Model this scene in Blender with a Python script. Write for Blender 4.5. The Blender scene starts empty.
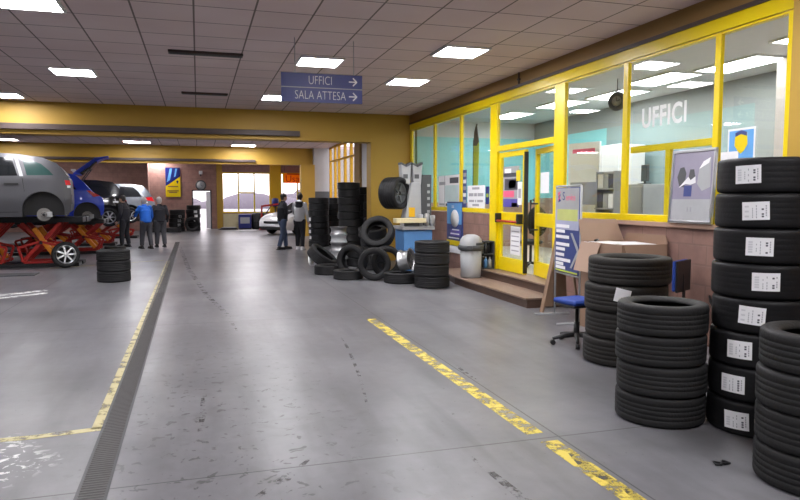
import bpy, bmesh, math, random
from math import sin, cos, pi, radians as R, atan2, sqrt
from mathutils import Vector, Matrix
random.seed(7)
scene = bpy.context.scene
COL = scene.collection

# ------------------------------------------------------------------ materials
def new_mat(name):
    m = bpy.data.materials.new(name); m.use_nodes = True
    nt = m.node_tree; nt.nodes.clear()
    out = nt.nodes.new('ShaderNodeOutputMaterial')
    return m, nt, out
def N(nt, t, **kw):
    n = nt.nodes.new(t)
    for k, v in kw.items():
        if k in n.inputs.keys(): n.inputs[k].default_value = v
        else: setattr(n, k, v)
    return n
def mat(name, col, rough=.6, metal=0., var=.12, scale=6., bump=0., bscale=40., spec=.5, coat=0.):
    """plain surface with a noise variation of its colour and roughness"""
    m, nt, out = new_mat(name)
    b = N(nt, 'ShaderNodeBsdfPrincipled'); L = nt.links.new
    b.inputs['Roughness'].default_value = rough; b.inputs['Metallic'].default_value = metal
    b.inputs['Specular IOR Level'].default_value = spec
    b.inputs['Coat Weight'].default_value = coat
    tc = N(nt, 'ShaderNodeTexCoord'); no = N(nt, 'ShaderNodeTexNoise'); no.inputs['Scale'].default_value = scale
    no.inputs['Detail'].default_value = 5
    L(tc.outputs['Object'], no.inputs['Vector'])
    mx = N(nt, 'ShaderNodeMix', data_type='RGBA')
    c = list(col) + [1.]
    mx.inputs[6].default_value = [max(0, x * (1 - var)) for x in col] + [1.]
    mx.inputs[7].default_value = [min(1, x * (1 + var)) for x in col] + [1.]
    L(no.outputs['Fac'], mx.inputs[0]); L(mx.outputs[2], b.inputs['Base Color'])
    if bump:
        n2 = N(nt, 'ShaderNodeTexNoise'); n2.inputs['Scale'].default_value = bscale
        L(tc.outputs['Object'], n2.inputs['Vector'])
        bp = N(nt, 'ShaderNodeBump'); bp.inputs['Strength'].default_value = bump; bp.inputs['Distance'].default_value = .01
        L(n2.outputs['Fac'], bp.inputs['Height']); L(bp.outputs[0], b.inputs['Normal'])
    L(b.outputs[0], out.inputs[0])
    return m
def emit(name, col, s):
    m, nt, out = new_mat(name)
    e = N(nt, 'ShaderNodeEmission'); e.inputs[0].default_value = list(col) + [1]; e.inputs[1].default_value = s
    nt.links.new(e.outputs[0], out.inputs[0]); return m
def glass(name, tint=(1, 1, 1), refl=1.0, rough=0.0):
    m, nt, out = new_mat(name); L = nt.links.new
    t = N(nt, 'ShaderNodeBsdfTransparent'); t.inputs[0].default_value = list(tint) + [1]
    g = N(nt, 'ShaderNodeBsdfGlossy'); g.inputs['Roughness'].default_value = rough
    f = N(nt, 'ShaderNodeFresnel'); ge = N(nt, 'ShaderNodeNewGeometry'); ir = N(nt, 'ShaderNodeMapRange')
    ir.inputs['To Min'].default_value = 1.5; ir.inputs['To Max'].default_value = 1 / 1.5   # same reflectance from either side of a thin pane
    L(ge.outputs['Backfacing'], ir.inputs['Value']); L(ir.outputs[0], f.inputs[0])
    mu = N(nt, 'ShaderNodeMath', operation='MULTIPLY'); mu.inputs[1].default_value = refl
    L(f.outputs[0], mu.inputs[0])
    mx = N(nt, 'ShaderNodeMixShader'); L(mu.outputs[0], mx.inputs[0]); L(t.outputs[0], mx.inputs[1]); L(g.outputs[0], mx.inputs[2])
    L(mx.outputs[0], out.inputs[0]); return m

def brick_mat(name, axis, c1, c2, mortar, bw, bh, rough=.75, msize=.012):
    m, nt, out = new_mat(name); L = nt.links.new
    b = N(nt, 'ShaderNodeBsdfPrincipled'); b.inputs['Roughness'].default_value = rough
    tc = N(nt, 'ShaderNodeTexCoord'); sp = N(nt, 'ShaderNodeSeparateXYZ'); cb = N(nt, 'ShaderNodeCombineXYZ')
    L(tc.outputs['Object'], sp.inputs[0]); L(sp.outputs[axis], cb.inputs[0]); L(sp.outputs['Z'], cb.inputs[1])
    br = N(nt, 'ShaderNodeTexBrick'); L(cb.outputs[0], br.inputs['Vector'])
    br.inputs['Scale'].default_value = 1; br.inputs['Brick Width'].default_value = bw; br.inputs['Row Height'].default_value = bh
    br.inputs['Mortar Size'].default_value = msize; br.inputs['Mortar Smooth'].default_value = .3
    br.inputs['Color1'].default_value = list(c1) + [1]; br.inputs['Color2'].default_value = list(c2) + [1]; br.inputs['Mortar'].default_value = list(mortar) + [1]
    no = N(nt, 'ShaderNodeTexNoise'); no.inputs['Scale'].default_value = 5; no.inputs['Detail'].default_value = 8; L(tc.outputs['Object'], no.inputs['Vector'])
    mx = N(nt, 'ShaderNodeMix', data_type='RGBA', blend_type='OVERLAY'); mx.inputs[0].default_value = .35
    L(br.outputs['Color'], mx.inputs[6]); L(no.outputs['Fac'], mx.inputs[7]); L(mx.outputs[2], b.inputs['Base Color'])
    bp = N(nt, 'ShaderNodeBump'); bp.inputs['Strength'].default_value = .35; bp.inputs['Distance'].default_value = .01; bp.invert = True
    L(br.outputs['Fac'], bp.inputs['Height']); L(bp.outputs[0], b.inputs['Normal'])
    L(b.outputs[0], out.inputs[0]); return m

def floor_mat():
    m, nt, out = new_mat('polished_concrete'); L = nt.links.new
    b = N(nt, 'ShaderNodeBsdfPrincipled'); tc = N(nt, 'ShaderNodeTexCoord'); P = tc.outputs['Object']
    def noise(s, d=6, dist=0., rough=.55):
        n = N(nt, 'ShaderNodeTexNoise'); n.inputs['Scale'].default_value = s; n.inputs['Detail'].default_value = d
        n.inputs['Distortion'].default_value = dist; n.inputs['Roughness'].default_value = rough; L(P, n.inputs['Vector']); return n.outputs['Fac']
    def ramp(v, a, c0, bb, c1):
        r = N(nt, 'ShaderNodeValToRGB'); r.color_ramp.elements[0].position = a; r.color_ramp.elements[0].color = list(c0) + [1]
        r.color_ramp.elements[1].position = bb; r.color_ramp.elements[1].color = list(c1) + [1]; L(v, r.inputs[0]); return r.outputs[0]
    def math_(op, a, bv):
        n = N(nt, 'ShaderNodeMath', operation=op)
        for i, x in enumerate((a, bv)):
            if isinstance(x, (int, float)): n.inputs[i].default_value = x
            else: L(x, n.inputs[i])
        return n.outputs[0]
    def mix(f, c0, c1, bt='MIX'):
        n = N(nt, 'ShaderNodeMix', data_type='RGBA', blend_type=bt)
        if isinstance(f, (int, float)): n.inputs[0].default_value = f
        else: L(f, n.inputs[0])
        for i, x in ((6, c0), (7, c1)):
            if isinstance(x, tuple): n.inputs[i].default_value = list(x) + [1]
            else: L(x, n.inputs[i])
        return n.outputs[2]
    base = ramp(noise(.7, 8), .3, FLOOR_A, .7, FLOOR_B)
    base = mix(.12, base, ramp(noise(9, 8), .3, (.3, .3, .3), .7, (.8, .8, .8)), 'OVERLAY')
    sp = N(nt, 'ShaderNodeSeparateXYZ'); L(P, sp.inputs[0]); X, Y = sp.outputs['X'], sp.outputs['Y']
    # dark tyre-rubber flecks, thickest along the driven lane between the drain and the yellow line
    n1 = noise(11, 3, .6)
    fl = ramp(n1, .615, (0, 0, 0), .645, (1, 1, 1))
    dx = math_('ABSOLUTE', math_('SUBTRACT', X, .2), 0.)
    lane = ramp(math_('MULTIPLY', dx, .8), .3, (1, 1, 1), .9, (0, 0, 0))
    nearm = ramp(math_('MULTIPLY', Y, .1), .55, (1, 1, 1), .95, (0, 0, 0))
    base = mix(math_('MULTIPLY', math_('MULTIPLY', fl, lane), math_('MULTIPLY', nearm, .75)), base, (.035, .033, .033))
    n3 = noise(3.0, 5, 1.5); sm = ramp(n3, .56, (0, 0, 0), .74, (.4, .4, .4))
    base = mix(math_('MULTIPLY', sm, lane), base, (.09, .087, .085))
    # soft rubber streaks along the direction of travel
    mp = N(nt, 'ShaderNodeMapping'); mp.inputs['Scale'].default_value = (2.6, .35, 1); L(P, mp.inputs[0])
    n7 = N(nt, 'ShaderNodeTexNoise'); n7.inputs['Scale'].default_value = 1.6; n7.inputs['Detail'].default_value = 7; L(mp.outputs[0], n7.inputs['Vector'])
    base = mix(math_('MULTIPLY', ramp(n7.outputs['Fac'], .48, (0, 0, 0), .75, (.55, .55, .55)), 1.), base, (.075, .073, .077))
    # scattered specks over the whole floor
    n5 = noise(22, 2, .2); fl2 = ramp(n5, .725, (0, 0, 0), .74, (.6, .6, .6))
    base = mix(fl2, base, (.04, .04, .04))
    # worn white paint at one place
    gx = math_('ABSOLUTE', math_('ADD', X, 1.25), 0.); gy = math_('ABSOLUTE', math_('SUBTRACT', Y, 4.45), 0.)
    gm = ramp(math_('ADD', math_('MULTIPLY', gx, 1.6), math_('MULTIPLY', gy, 1.1)), .35, (1, 1, 1), .75, (0, 0, 0))
    pw = ramp(noise(14, 6, .8), .55, (0, 0, 0), .6, (1, 1, 1))
    base = mix(math_('MULTIPLY', gm, pw), base, (.62, .62, .62))
    # saw-cut joints
    def joint(v, off, period, w):
        a = math_('ADD', v, off); a = math_('DIVIDE', a, period); a = math_('FRACT', a, 0.)
        a = math_('ABSOLUTE', math_('SUBTRACT', a, .5), 0.)
        return math_('LESS_THAN', a, w / period)
    j = math_('MAXIMUM', joint(Y, 2.5 - 3.91 + 0., 5.0, .006), joint(X, 2.5 - 2.315 + 0., 5.0, .006))
    base = mix(math_('MULTIPLY', j, .8), base, (.03, .03, .03))
    L(base, b.inputs['Base Color'])
    r = math_('ADD', math_('MULTIPLY', noise(.9, 2), FLOOR_R1 - FLOOR_R0), FLOOR_R0)
    L(r, b.inputs['Roughness']); b.inputs['Specular IOR Level'].default_value = .24
    bp = N(nt, 'ShaderNodeBump'); bp.inputs['Strength'].default_value = .03; bp.inputs['Distance'].default_value = .01
    L(noise(1.3, 3), bp.inputs['Height']); L(bp.outputs[0], b.inputs['Normal'])
    L(b.outputs[0], out.inputs[0]); return m

def paint_line_mat(name, col, thr):
    """worn floor paint: paint with transparent chips"""
    m, nt, out = new_mat(name); L = nt.links.new
    b = N(nt, 'ShaderNodeBsdfPrincipled'); b.inputs['Roughness'].default_value = .45; b.inputs['Base Color'].default_value = list(col) + [1]
    tc = N(nt, 'ShaderNodeTexCoord')
    no = N(nt, 'ShaderNodeTexNoise'); no.inputs['Scale'].default_value = 7; no.inputs['Detail'].default_value = 9; no.inputs['Roughness'].default_value = .7; L(tc.outputs['Object'], no.inputs['Vector'])
    rp = N(nt, 'ShaderNodeValToRGB'); rp.color_ramp.elements[0].position = thr; rp.color_ramp.elements[1].position = thr + .12; L(no.outputs['Fac'], rp.inputs[0])
    t = N(nt, 'ShaderNodeBsdfTransparent'); mx = N(nt, 'ShaderNodeMixShader')
    L(rp.outputs[0], mx.inputs[0]); L(t.outputs[0], mx.inputs[1]); L(b.outputs[0], mx.inputs[2]); L(mx.outputs[0], out.inputs[0]); return m

def ceiling_mat():
    m, nt, out = new_mat('ceiling_tiles'); L = nt.links.new
    b = N(nt, 'ShaderNodeBsdfPrincipled'); b.inputs['Roughness'].default_value = .85
    tc = N(nt, 'ShaderNodeTexCoord')
    br = N(nt, 'ShaderNodeTexBrick'); L(tc.outputs['Object'], br.inputs['Vector']); br.offset = 0
    br.inputs['Scale'].default_value = 1; br.inputs['Brick Width'].default_value = CT[0]; br.inputs['Row Height'].default_value = CT[1]
    br.inputs['Mortar Size'].default_value = .012; br.inputs['Mortar Smooth'].default_value = .2
    br.inputs['Color1'].default_value = CEIL_A; br.inputs['Color2'].default_value = CEIL_B; br.inputs['Mortar'].default_value = (.16, .13, .12, 1)
    no = N(nt, 'ShaderNodeTexNoise'); no.inputs['Scale'].default_value = .8; no.inputs['Detail'].default_value = 4; L(tc.outputs['Object'], no.inputs['Vector'])
    mx = N(nt, 'ShaderNodeMix', data_type='RGBA', blend_type='OVERLAY'); mx.inputs[0].default_value = .2
    L(br.outputs['Color'], mx.inputs[6]); L(no.outputs['Fac'], mx.inputs[7]); L(mx.outputs[2], b.inputs['Base Color'])
    L(b.outputs[0], out.inputs[0]); return m

FLOOR_A, FLOOR_B = (.108, .107, .116), (.195, .193, .206)
FLOOR_R0, FLOOR_R1 = .28, .36
CT = (.667, .715)
CEIL_A, CEIL_B = (.66, .54, .54, 1), (.62, .51, .51, 1)
LAMP, OFFICE_LAMP, SKY = 50., 18., 2.6
M = {}
M['floor'] = floor_mat(); M['ceiling'] = ceiling_mat()
M['ochre'] = mat('ochre_paint', (.44, .265, .032), .55, var=.10, scale=1.5)
M['ochre_band'] = mat('ochre_brown_paint', (.26, .15, .04), .6, var=.12, scale=2)
M['yellow'] = mat('yellow_enamel', (.80, .60, .0), .3, var=.04, scale=3)
M['yellow_d'] = mat('amber_enamel', (.75, .42, .01), .4, var=.06, scale=3)
M['conduit'] = mat('brown_duct', (.055, .035, .03), .5, var=.2)
M['brick_y'] = brick_mat('pinkish_block_wall', 'Y', (.26, .148, .118), (.215, .12, .097), (.20, .118, .095), .44, .22)
M['brick_x'] = brick_mat('pinkish_block_back_wall', 'X', (.36, .20, .165), (.32, .18, .15), (.28, .17, .14), .44, .22)
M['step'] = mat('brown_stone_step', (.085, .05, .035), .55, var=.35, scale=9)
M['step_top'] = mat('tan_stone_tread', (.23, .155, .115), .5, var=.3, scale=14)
M['white_wall'] = mat('white_plaster', (.62, .62, .62), .7, var=.04)
M['grey_wall'] = mat('grey_plaster', (.42, .42, .42), .7, var=.06)
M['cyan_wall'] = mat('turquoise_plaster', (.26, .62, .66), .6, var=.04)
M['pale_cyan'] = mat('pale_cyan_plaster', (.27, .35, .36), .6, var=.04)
M['curtain'] = mat('pinkish_white_curtain', (.66, .58, .56), .8)
M['terracotta'] = mat('terracotta_tile', (.42, .27, .20), .5, var=.15, scale=4)
M['office_floor'] = mat('office_tile', (.62, .56, .48), .3, var=.1, scale=3)
M['glass'] = glass('office_glass', (.96, .98, .97), 1.0)
M['glass_out'] = glass('daylight_glass', (.97, .97, .98), .7)
M['rubber'] = mat('black_rubber', (.011, .011, .012), .6, var=.3, scale=8, bump=.15, bscale=60, spec=.3)
M['rubber_worn'] = mat('worn_rubber', (.015, .015, .0155), .66, var=.35, scale=5, bump=.3, bscale=45, spec=.3)
M['rubber_brown'] = mat('dusty_brown_rubber', (.017, .0155, .014), .68, var=.35, scale=6, bump=.3, bscale=45, spec=.3)
M['rubber_new'] = mat('new_black_rubber', (.005, .005, .006), .55, var=.2, scale=8, bump=.1, bscale=60, spec=.3)
M['rubber_dim'] = mat('stored_black_rubber', (.012, .012, .013), .6, var=.3, scale=8)
M['paper'] = mat('white_paper', (.80, .80, .82), .6, var=.03)
M['ink'] = mat('dark_ink', (.07, .07, .09), .6)
M['grey_ink'] = mat('grey_ink', (.35, .35, .38), .6)
M['steel'] = mat('grey_steel', (.34, .34, .35), .35, .9, var=.15)
M['alu'] = mat('brushed_alloy', (.5, .51, .52), .28, .9, var=.08)
M['dark_metal'] = mat('dark_metal', (.045, .045, .05), .45, .4)
M['black'] = mat('black_plastic', (.012, .012, .013), .45)
M['dgrey'] = mat('dark_grey_plastic', (.07, .075, .08), .5)
M['grey'] = mat('grey_plastic', (.36, .37, .38), .5)
M['lgrey'] = mat('light_grey_plastic', (.37, .38, .39), .45)
M['white'] = mat('white_enamel', (.78, .78, .78), .4, var=.03)
M['cream'] = mat('cream_enamel', (.68, .60, .36), .5)
M['blue_cab'] = mat('pale_blue_enamel', (.10, .26, .55), .4, var=.1)
M['blue'] = mat('blue_fabric', (.008, .04, .25), .7)
M['sign_blue'] = mat('sign_blue', (.010, .019, .17), .4, var=.05)
M['brochure_blue'] = mat('poster_blue', (.04, .06, .21), .45)
M['sky_blue'] = mat('poster_sky_blue', (.12, .36, .72), .45)
M['violet'] = mat('poster_violet', (.10, .08, .38), .45)
M['lime'] = mat('lime_print', (.55, .66, .06), .5)
M['lime_pale'] = mat('pale_lime_print', (.52, .56, .18), .5)
M['red'] = mat('red_enamel', (.40, .018, .012), .4, var=.15)
M['pink'] = mat('pink_print', (.8, .12, .22), .5)
M['orange'] = mat('orange_enamel', (.78, .25, .01), .4, var=.1)
m_, nt_, out_ = new_mat('translucent_orange_sheet'); d_ = N(nt_, 'ShaderNodeBsdfDiffuse'); t_ = N(nt_, 'ShaderNodeBsdfTranslucent'); x_ = N(nt_, 'ShaderNodeMixShader')
for n_ in (d_, t_): n_.inputs[0].default_value = (.95, .36, .02, 1)
x_.inputs[0].default_value = .6; nt_.links.new(d_.outputs[0], x_.inputs[1]); nt_.links.new(t_.outputs[0], x_.inputs[2]); nt_.links.new(x_.outputs[0], out_.inputs[0]); M['backlit_orange'] = m_
M['red_sign'] = mat('dark_red_print', (.45, .01, .005), .5)
M['card'] = mat('cardboard', (.24, .15, .10), .8, var=.12, scale=5)
M['card_in'] = mat('cardboard_inner', (.36, .245, .18), .8, var=.1, scale=5)
M['wood'] = mat('brown_board', (.24, .15, .095), .65, var=.25, scale=7)
M['skin'] = mat('skin', (.55, .33, .24), .55, var=.08)
M['lip'] = mat('lip', (.33, .12, .10), .5)
M['hair'] = mat('dark_hair', (.018, .013, .01), .6)
M['hair_grey'] = mat('grey_hair', (.36, .33, .31), .6)
M['navy'] = mat('black_jacket_cloth', (.013, .013, .018), .8, var=.3)
M['jeans'] = mat('blue_denim', (.06, .085, .15), .8, var=.3)
M['hoodie'] = mat('pale_grey_cloth', (.52, .52, .54), .85, var=.12)
M['royal'] = mat('royal_blue_cloth', (.012, .13, .58), .8, var=.2)
M['trousers'] = mat('dark_grey_cloth', (.075, .075, .085), .85, var=.25)
M['maroon'] = mat('maroon_cloth', (.09, .02, .03), .85, var=.2)
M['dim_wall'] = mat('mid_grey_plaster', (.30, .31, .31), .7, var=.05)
M['disc_iron'] = mat('rusty_disc_iron', (.24, .23, .22), .55, .5)
M['gray_car'] = mat('grey_car_paint', (.070, .070, .079), .45, .15, var=.05, coat=.15)
M['blue_car'] = mat('blue_car_paint', (.018, .06, .62), .4, .1, var=.06, coat=.4)
M['black_car'] = mat('black_car_paint', (.008, .008, .010), .25, .2, coat=.8)
M['silver_car'] = mat('silver_car_paint', (.20, .22, .25), .3, .5, coat=.6)
M['white_car'] = mat('white_car_paint', (.72, .72, .74), .3, .05, coat=.6)
M['car_glass'] = mat('dark_car_glass', (.012, .014, .016), .08, var=.0, spec=.7)
M['tint_glass'] = mat('green_tinted_glass', (.03, .07, .065), .12, var=.1, spec=.6)
M['lens_red'] = mat('red_lens', (.6, .01, .015), .2)
M['lens_clear'] = mat('clear_lens', (.8, .8, .8), .12)
M['lamp'] = emit('tube_light', (.985, .965, 1.), LAMP)
M['lamp_office'] = emit('office_tube_light', (.97, 1., .98), OFFICE_LAMP)
M['yline'] = paint_line_mat('worn_yellow_floor_paint', (.60, .47, .06), .42)
M['yline2'] = paint_line_mat('faded_yellow_floor_paint', (.46, .40, .19), .37)
M['scuff'] = paint_line_mat('rubber_scuff', (.03, .03, .03), .50)
M['wpaint'] = paint_line_mat('white_floor_paint', (.75, .75, .75), .40)
M['asphalt'] = mat('yard_asphalt', (.35, .34, .36), .8)
M['hill'] = mat('hazy_hill', (.15, .135, .165), .9, var=.3, scale=.15)

# ------------------------------------------------------------------ object helpers
def link(o, parent=None):
    COL.objects.link(o)
    if parent is not None: o.parent = parent
    return o
def tag(o, label=None, cat=None, group=None, kind=None):
    if label: o['label'] = label
    if cat: o['category'] = cat
    if group: o['group'] = group
    if kind: o['kind'] = kind
    return o
def thing(name, label, cat, loc=(0, 0, 0), rz=0., group=None, kind=None, rot=None):
    o = bpy.data.objects.new(name, None); o.empty_display_size = .1
    o.location = loc; o.rotation_euler = rot if rot else (0, 0, rz)
    link(o); return tag(o, label, cat, group, kind)

class MB:
    """collects shapes into one mesh"""
    def __init__(s): s.bm = bmesh.new(); s.mi = 0
    def _done(s, faces):
        for f in faces: f.material_index = s.mi
    def box(s, x0, x1, y0, y1, z0, z1, mi=None):
        v = [s.bm.verts.new((x, y, z)) for z in (z0, z1) for y in (y0, y1) for x in (x0, x1)]
        q = [(0, 2, 3, 1), (4, 5, 7, 6), (0, 1, 5, 4), (2, 6, 7, 3), (0, 4, 6, 2), (1, 3, 7, 5)]
        fs = [s.bm.faces.new([v[i] for i in f]) for f in q]
        for f in fs: f.material_index = s.mi if mi is None else mi
        return v
    def bar(s, p, q, w, h, up=(0, 0, 1), mi=None):
        """box beam from p to q, w across, h along up"""
        p, q = Vector(p), Vector(q); d = (q - p).normalized(); u = Vector(up)
        if abs(d.dot(u)) > .99: u = Vector((1, 0, 0))
        a = d.cross(u).normalized(); u = a.cross(d).normalized(); vs = []
        for c in (p, q):
            for (i, j) in ((-1, -1), (1, -1), (1, 1), (-1, 1)): vs.append(s.bm.verts.new(c + a * i * w / 2 + u * j * h / 2))
        for f in ((3, 2, 1, 0), (4, 5, 6, 7), (0, 1, 5, 4), (1, 2, 6, 5), (2, 3, 7, 6), (3, 0, 4, 7)):
            fa = s.bm.faces.new([vs[i] for i in f]); fa.material_index = s.mi if mi is None else mi
    def tube(s, pts, rad, seg=10, cap=True, mi=None):
        pts = [Vector(p) for p in pts]; rings = []
        n = len(pts); rr = rad if isinstance(rad, (list, tuple)) else [rad] * n
        ref = Vector((0, 0, 1)) if abs((pts[1] - pts[0]).normalized().z) < .9 else Vector((1, 0, 0))
        for i, p in enumerate(pts):
            d = (pts[min(i + 1, n - 1)] - pts[max(i - 1, 0)]).normalized()
            a = d.cross(ref)
            if a.length < 1e-5: a = d.cross(Vector((0, 1, 0)))
            a.normalize(); b = d.cross(a).normalized()
            rings.append([s.bm.verts.new(p + (a * cos(2 * pi * k / seg) + b * sin(2 * pi * k / seg)) * rr[i]) for k in range(seg)])
        for i in range(n - 1):
            for k in range(seg):
                f = s.bm.faces.new((rings[i][k], rings[i][(k + 1) % seg], rings[i + 1][(k + 1) % seg], rings[i + 1][k]))
                f.material_index = s.mi if mi is None else mi; f.smooth = True
        if cap:
            for rg in (rings[0][::-1], rings[-1]):
                f = s.bm.faces.new(rg); f.material_index = s.mi if mi is None else mi
    def lathe(s, prof, seg=48, closed=False, center=(0, 0), smooth=True, mi=None, a0=0., a1=2 * pi):
        """profile of (r, z) spun about z"""
        full = abs(a1 - a0 - 2 * pi) < 1e-6; cnt = seg if full else seg + 1
        rings = []
        for k in range(cnt):
            a = a0 + (a1 - a0) * k / seg
            rings.append([s.bm.verts.new((center[0] + r * cos(a), center[1] + r * sin(a), z)) for r, z in prof])
        m = len(prof)
        for k in range(seg):
            A, B = rings[k], rings[(k + 1) % cnt]
            for i in range(m if closed else m - 1):
                j = (i + 1) % m
                try:
                    f = s.bm.faces.new((A[i], B[i], B[j], A[j])); f.smooth = smooth; f.material_index = s.mi if mi is None else mi
                except ValueError: pass
    def prism(s, poly, axis, a, b, mi=None):
        """polygon of 2-d points extruded along an axis from a to b"""
        def P(u, v, w): return {'x': (w, u, v), 'y': (u, w, v), 'z': (u, v, w)}[axis]
        A = [s.bm.verts.new(P(u, v, a)) for u, v in poly]; B = [s.bm.verts.new(P(u, v, b)) for u, v in poly]
        fs = [s.bm.faces.new(A[::-1]), s.bm.faces.new(B)]
        n = len(poly)
        for i in range(n): fs.append(s.bm.faces.new((A[i], A[(i + 1) % n], B[(i + 1) % n], B[i])))
        for f in fs: f.material_index = s.mi if mi is None else mi
        return A, B
    def ball(s, c, r, seg=16, rings=10, mi=None):
        r = r if isinstance(r, (tuple, list)) else (r, r, r)
        m = Matrix.Translation(c) @ Matrix.Diagonal((*r, 1))
        g = bmesh.ops.create_uvsphere(s.bm, u_segments=seg, v_segments=rings, radius=1, matrix=m)
        for v in g['verts']:
            for f in v.link_faces: f.smooth = True; f.material_index = s.mi if mi is None else mi
    def xform(s, mt): bmesh.ops.transform(s.bm, matrix=mt, verts=s.bm.verts[:]); return s
    def mesh(s, name):
        bmesh.ops.recalc_face_normals(s.bm, faces=s.bm.faces[:])
        me = bpy.data.meshes.new(name); s.bm.to_mesh(me); s.bm.free(); return me
    def build(s, name, mats, parent=None, bevel=0., seg=2, loc=None, rot=None):
        me = s.mesh(name)
        for m in (mats if isinstance(mats, (list, tuple)) else [mats]): me.materials.append(M[m] if isinstance(m, str) else m)
        o = bpy.data.objects.new(name, me); link(o, parent)
        if loc: o.location = loc
        if rot: o.rotation_euler = rot
        if bevel:
            b = o.modifiers.new('bevel', 'BEVEL'); b.width = bevel; b.segments = seg; b.limit_method = 'ANGLE'; b.angle_limit = R(40)
        return o
def bx(name, m, parent, x0, x1, y0, y1, z0, z1, bevel=0.):
    b = MB(); b.box(x0, x1, y0, y1, z0, z1); return b.build(name, m, parent, bevel)
def struct(name, m, x0, x1, y0, y1, z0, z1, bevel=0.):
    return tag(bx(name, m, None, x0, x1, y0, y1, z0, z1, bevel), kind='structure')
def text(name, body, m, parent, size, loc, rot, depth=.002, align='CENTER', sx=1., off=0.):
    c = bpy.data.curves.new(name, 'FONT'); c.body = body; c.size = size; c.extrude = depth; c.resolution_u = 4; c.offset = off; c.space_character = 1.12 if off > 0 else 1.; c.align_x = align; c.align_y = 'CENTER'
    c.materials.append(M[m]); o = bpy.data.objects.new(name, c); me = bpy.data.meshes.new_from_object(o); bpy.data.objects.remove(o); o = bpy.data.objects.new(name, me); bpy.data.curves.remove(c)
    link(o, parent); o.location = loc; o.rotation_euler = rot; o.scale = (sx, 1, 1)
    return o
def dup(root, loc, rot=None, label=None, group=None):
    r = root.copy(); COL.objects.link(r); r.location = loc
    if rot is not None: r.rotation_euler = rot
    if label: r['label'] = label
    if group: r['group'] = group
    for ch in list(root.children):
        c = ch.copy(); COL.objects.link(c); c.parent = r
        for g in list(ch.children):
            d = g.copy(); COL.objects.link(d); d.parent = c
    return r
def baked(bm_obj, voxel, smooth=3):
    """fuse overlapping shapes of one mesh into one continuous skin"""
    md = bm_obj.modifiers.new('r', 'REMESH'); md.mode = 'VOXEL'; md.voxel_size = voxel; md.use_smooth_shade = True
    if smooth:
        s = bm_obj.modifiers.new('s', 'SMOOTH'); s.iterations = smooth; s.factor = .5
    dg = bpy.context.evaluated_depsgraph_get(); dg.update()
    me = bpy.data.meshes.new_from_object(bm_obj.evaluated_get(dg)); bm_obj.modifiers.clear()
    old = bm_obj.data; mats = [m for m in old.materials]; bm_obj.data = me
    me.materials.clear()
    for m in mats: me.materials.append(m)
    for p in me.polygons: p.use_smooth = True; p.material_index = 0
    return bm_obj

W = 5.3            # office front wall plane
CZ = 3.74          # hall ceiling
HB = 16.5          # first beam
# ------------------------------------------------------------------ SETTING
struct('floor', 'floor', -15, 9, -5, 36.6, -.2, 0)
struct('ceiling', 'ceiling', -15, W + .25, -5, 29.1, CZ, CZ + .15); struct('ceiling', 'ceiling', -15, 9, 29.1, 36.6, CZ, CZ + .15)
def beam(name, y0, y1, x1): return struct(name, 'ochre', -15, x1, y0, y1, 3.03, CZ)
# first beam: a lintel that turns down into the pier beside the office front
b = MB(); b.prism([(-15, CZ), (-15, 3.03), (4.23, 3.03), (4.23, 0), (W, 0), (W, CZ)], 'y', HB, HB + .45)
tag(b.build('beam', 'ochre'), kind='structure')
beam('beam', 28.7, 29.1, W + .25); struct('wall_right', 'white_wall', W + .25, 9, 28.85, 29.1, 0, CZ)
struct('trim_1', 'conduit', -15, 2.42, HB - .12, HB, 3.12, 3.25, .01)
struct('trim_2', 'conduit', -15, 2.35, 28.58, 28.7, 3.12, 3.22, .01)
struct('wall_left', 'brick_y', -15.2, -15, -5, 36.6, 0, CZ)
struct('wall_front', 'grey_wall', -15, 9, -5.2, -5, 0, CZ)
# back wall with its door and two windows
b = MB()
for (x0, x1, z0, z1) in ((-15, -.24, 0, CZ), (-.24, .62, 1.98, CZ), (.62, 1.24, 0, CZ), (1.24, 3.72, 0, .82), (1.24, 3.72, 2.98, CZ), (3.72, 4.3, 0, CZ), (4.3, 7, 0, .82), (4.3, 7, 2.98, CZ), (7, 9, 0, CZ)):
    b.box(x0, x1, 36.4, 36.6, z0, z1)
tag(b.build('wall_back', 'brick_x'), kind='structure')
struct('wall_back', 'brick_x', -15, -2.36, 35.3, 36.4, 0, CZ)
struct('wall_right', 'white_wall', 8.8, 9, 29.1, 36.4, 0, CZ)
struct('trim_3', 'yellow_d', 3.72, 4.3, 36.28, 36.4, 0, CZ)
struct('trim_4', 'ochre', .95, 1.24, 36.33, 36.4, 0, CZ)
def back_window(name, x0, x1, z0, z1, cols, mid):
    w = thing(name, None, None, (x0, 36.42, z0), kind='structure')
    f = MB(); t = .035; wd, h = x1 - x0, z1 - z0
    f.box(0, wd, 0, .08, 0, .07); f.box(0, wd, 0, .08, h - .07, h)
    for i in range(cols + 1):
        x = wd * i / cols; f.box(max(0, x - t), min(wd, x + t), 0, .08, .07, h - .07)
    for i in mid: f.box(wd * i / cols + t, wd * (i + 1) / cols - t, 0, .08, 1.05, 1.12)
    f.build('window_frame', 'yellow', w)
    bx('pane', 'glass_out', w, 0, wd, .04, .046, 0, h)
back_window('window_20', 1.24, 3.72, .82, 2.98, 3, (1,))
back_window('window_21', 4.3, 7, .82, 2.98, 3, (1, 2))
struct('trim_5', 'cream', 1.26, 2.1, 36.34, 36.4, .02, .78)
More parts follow.
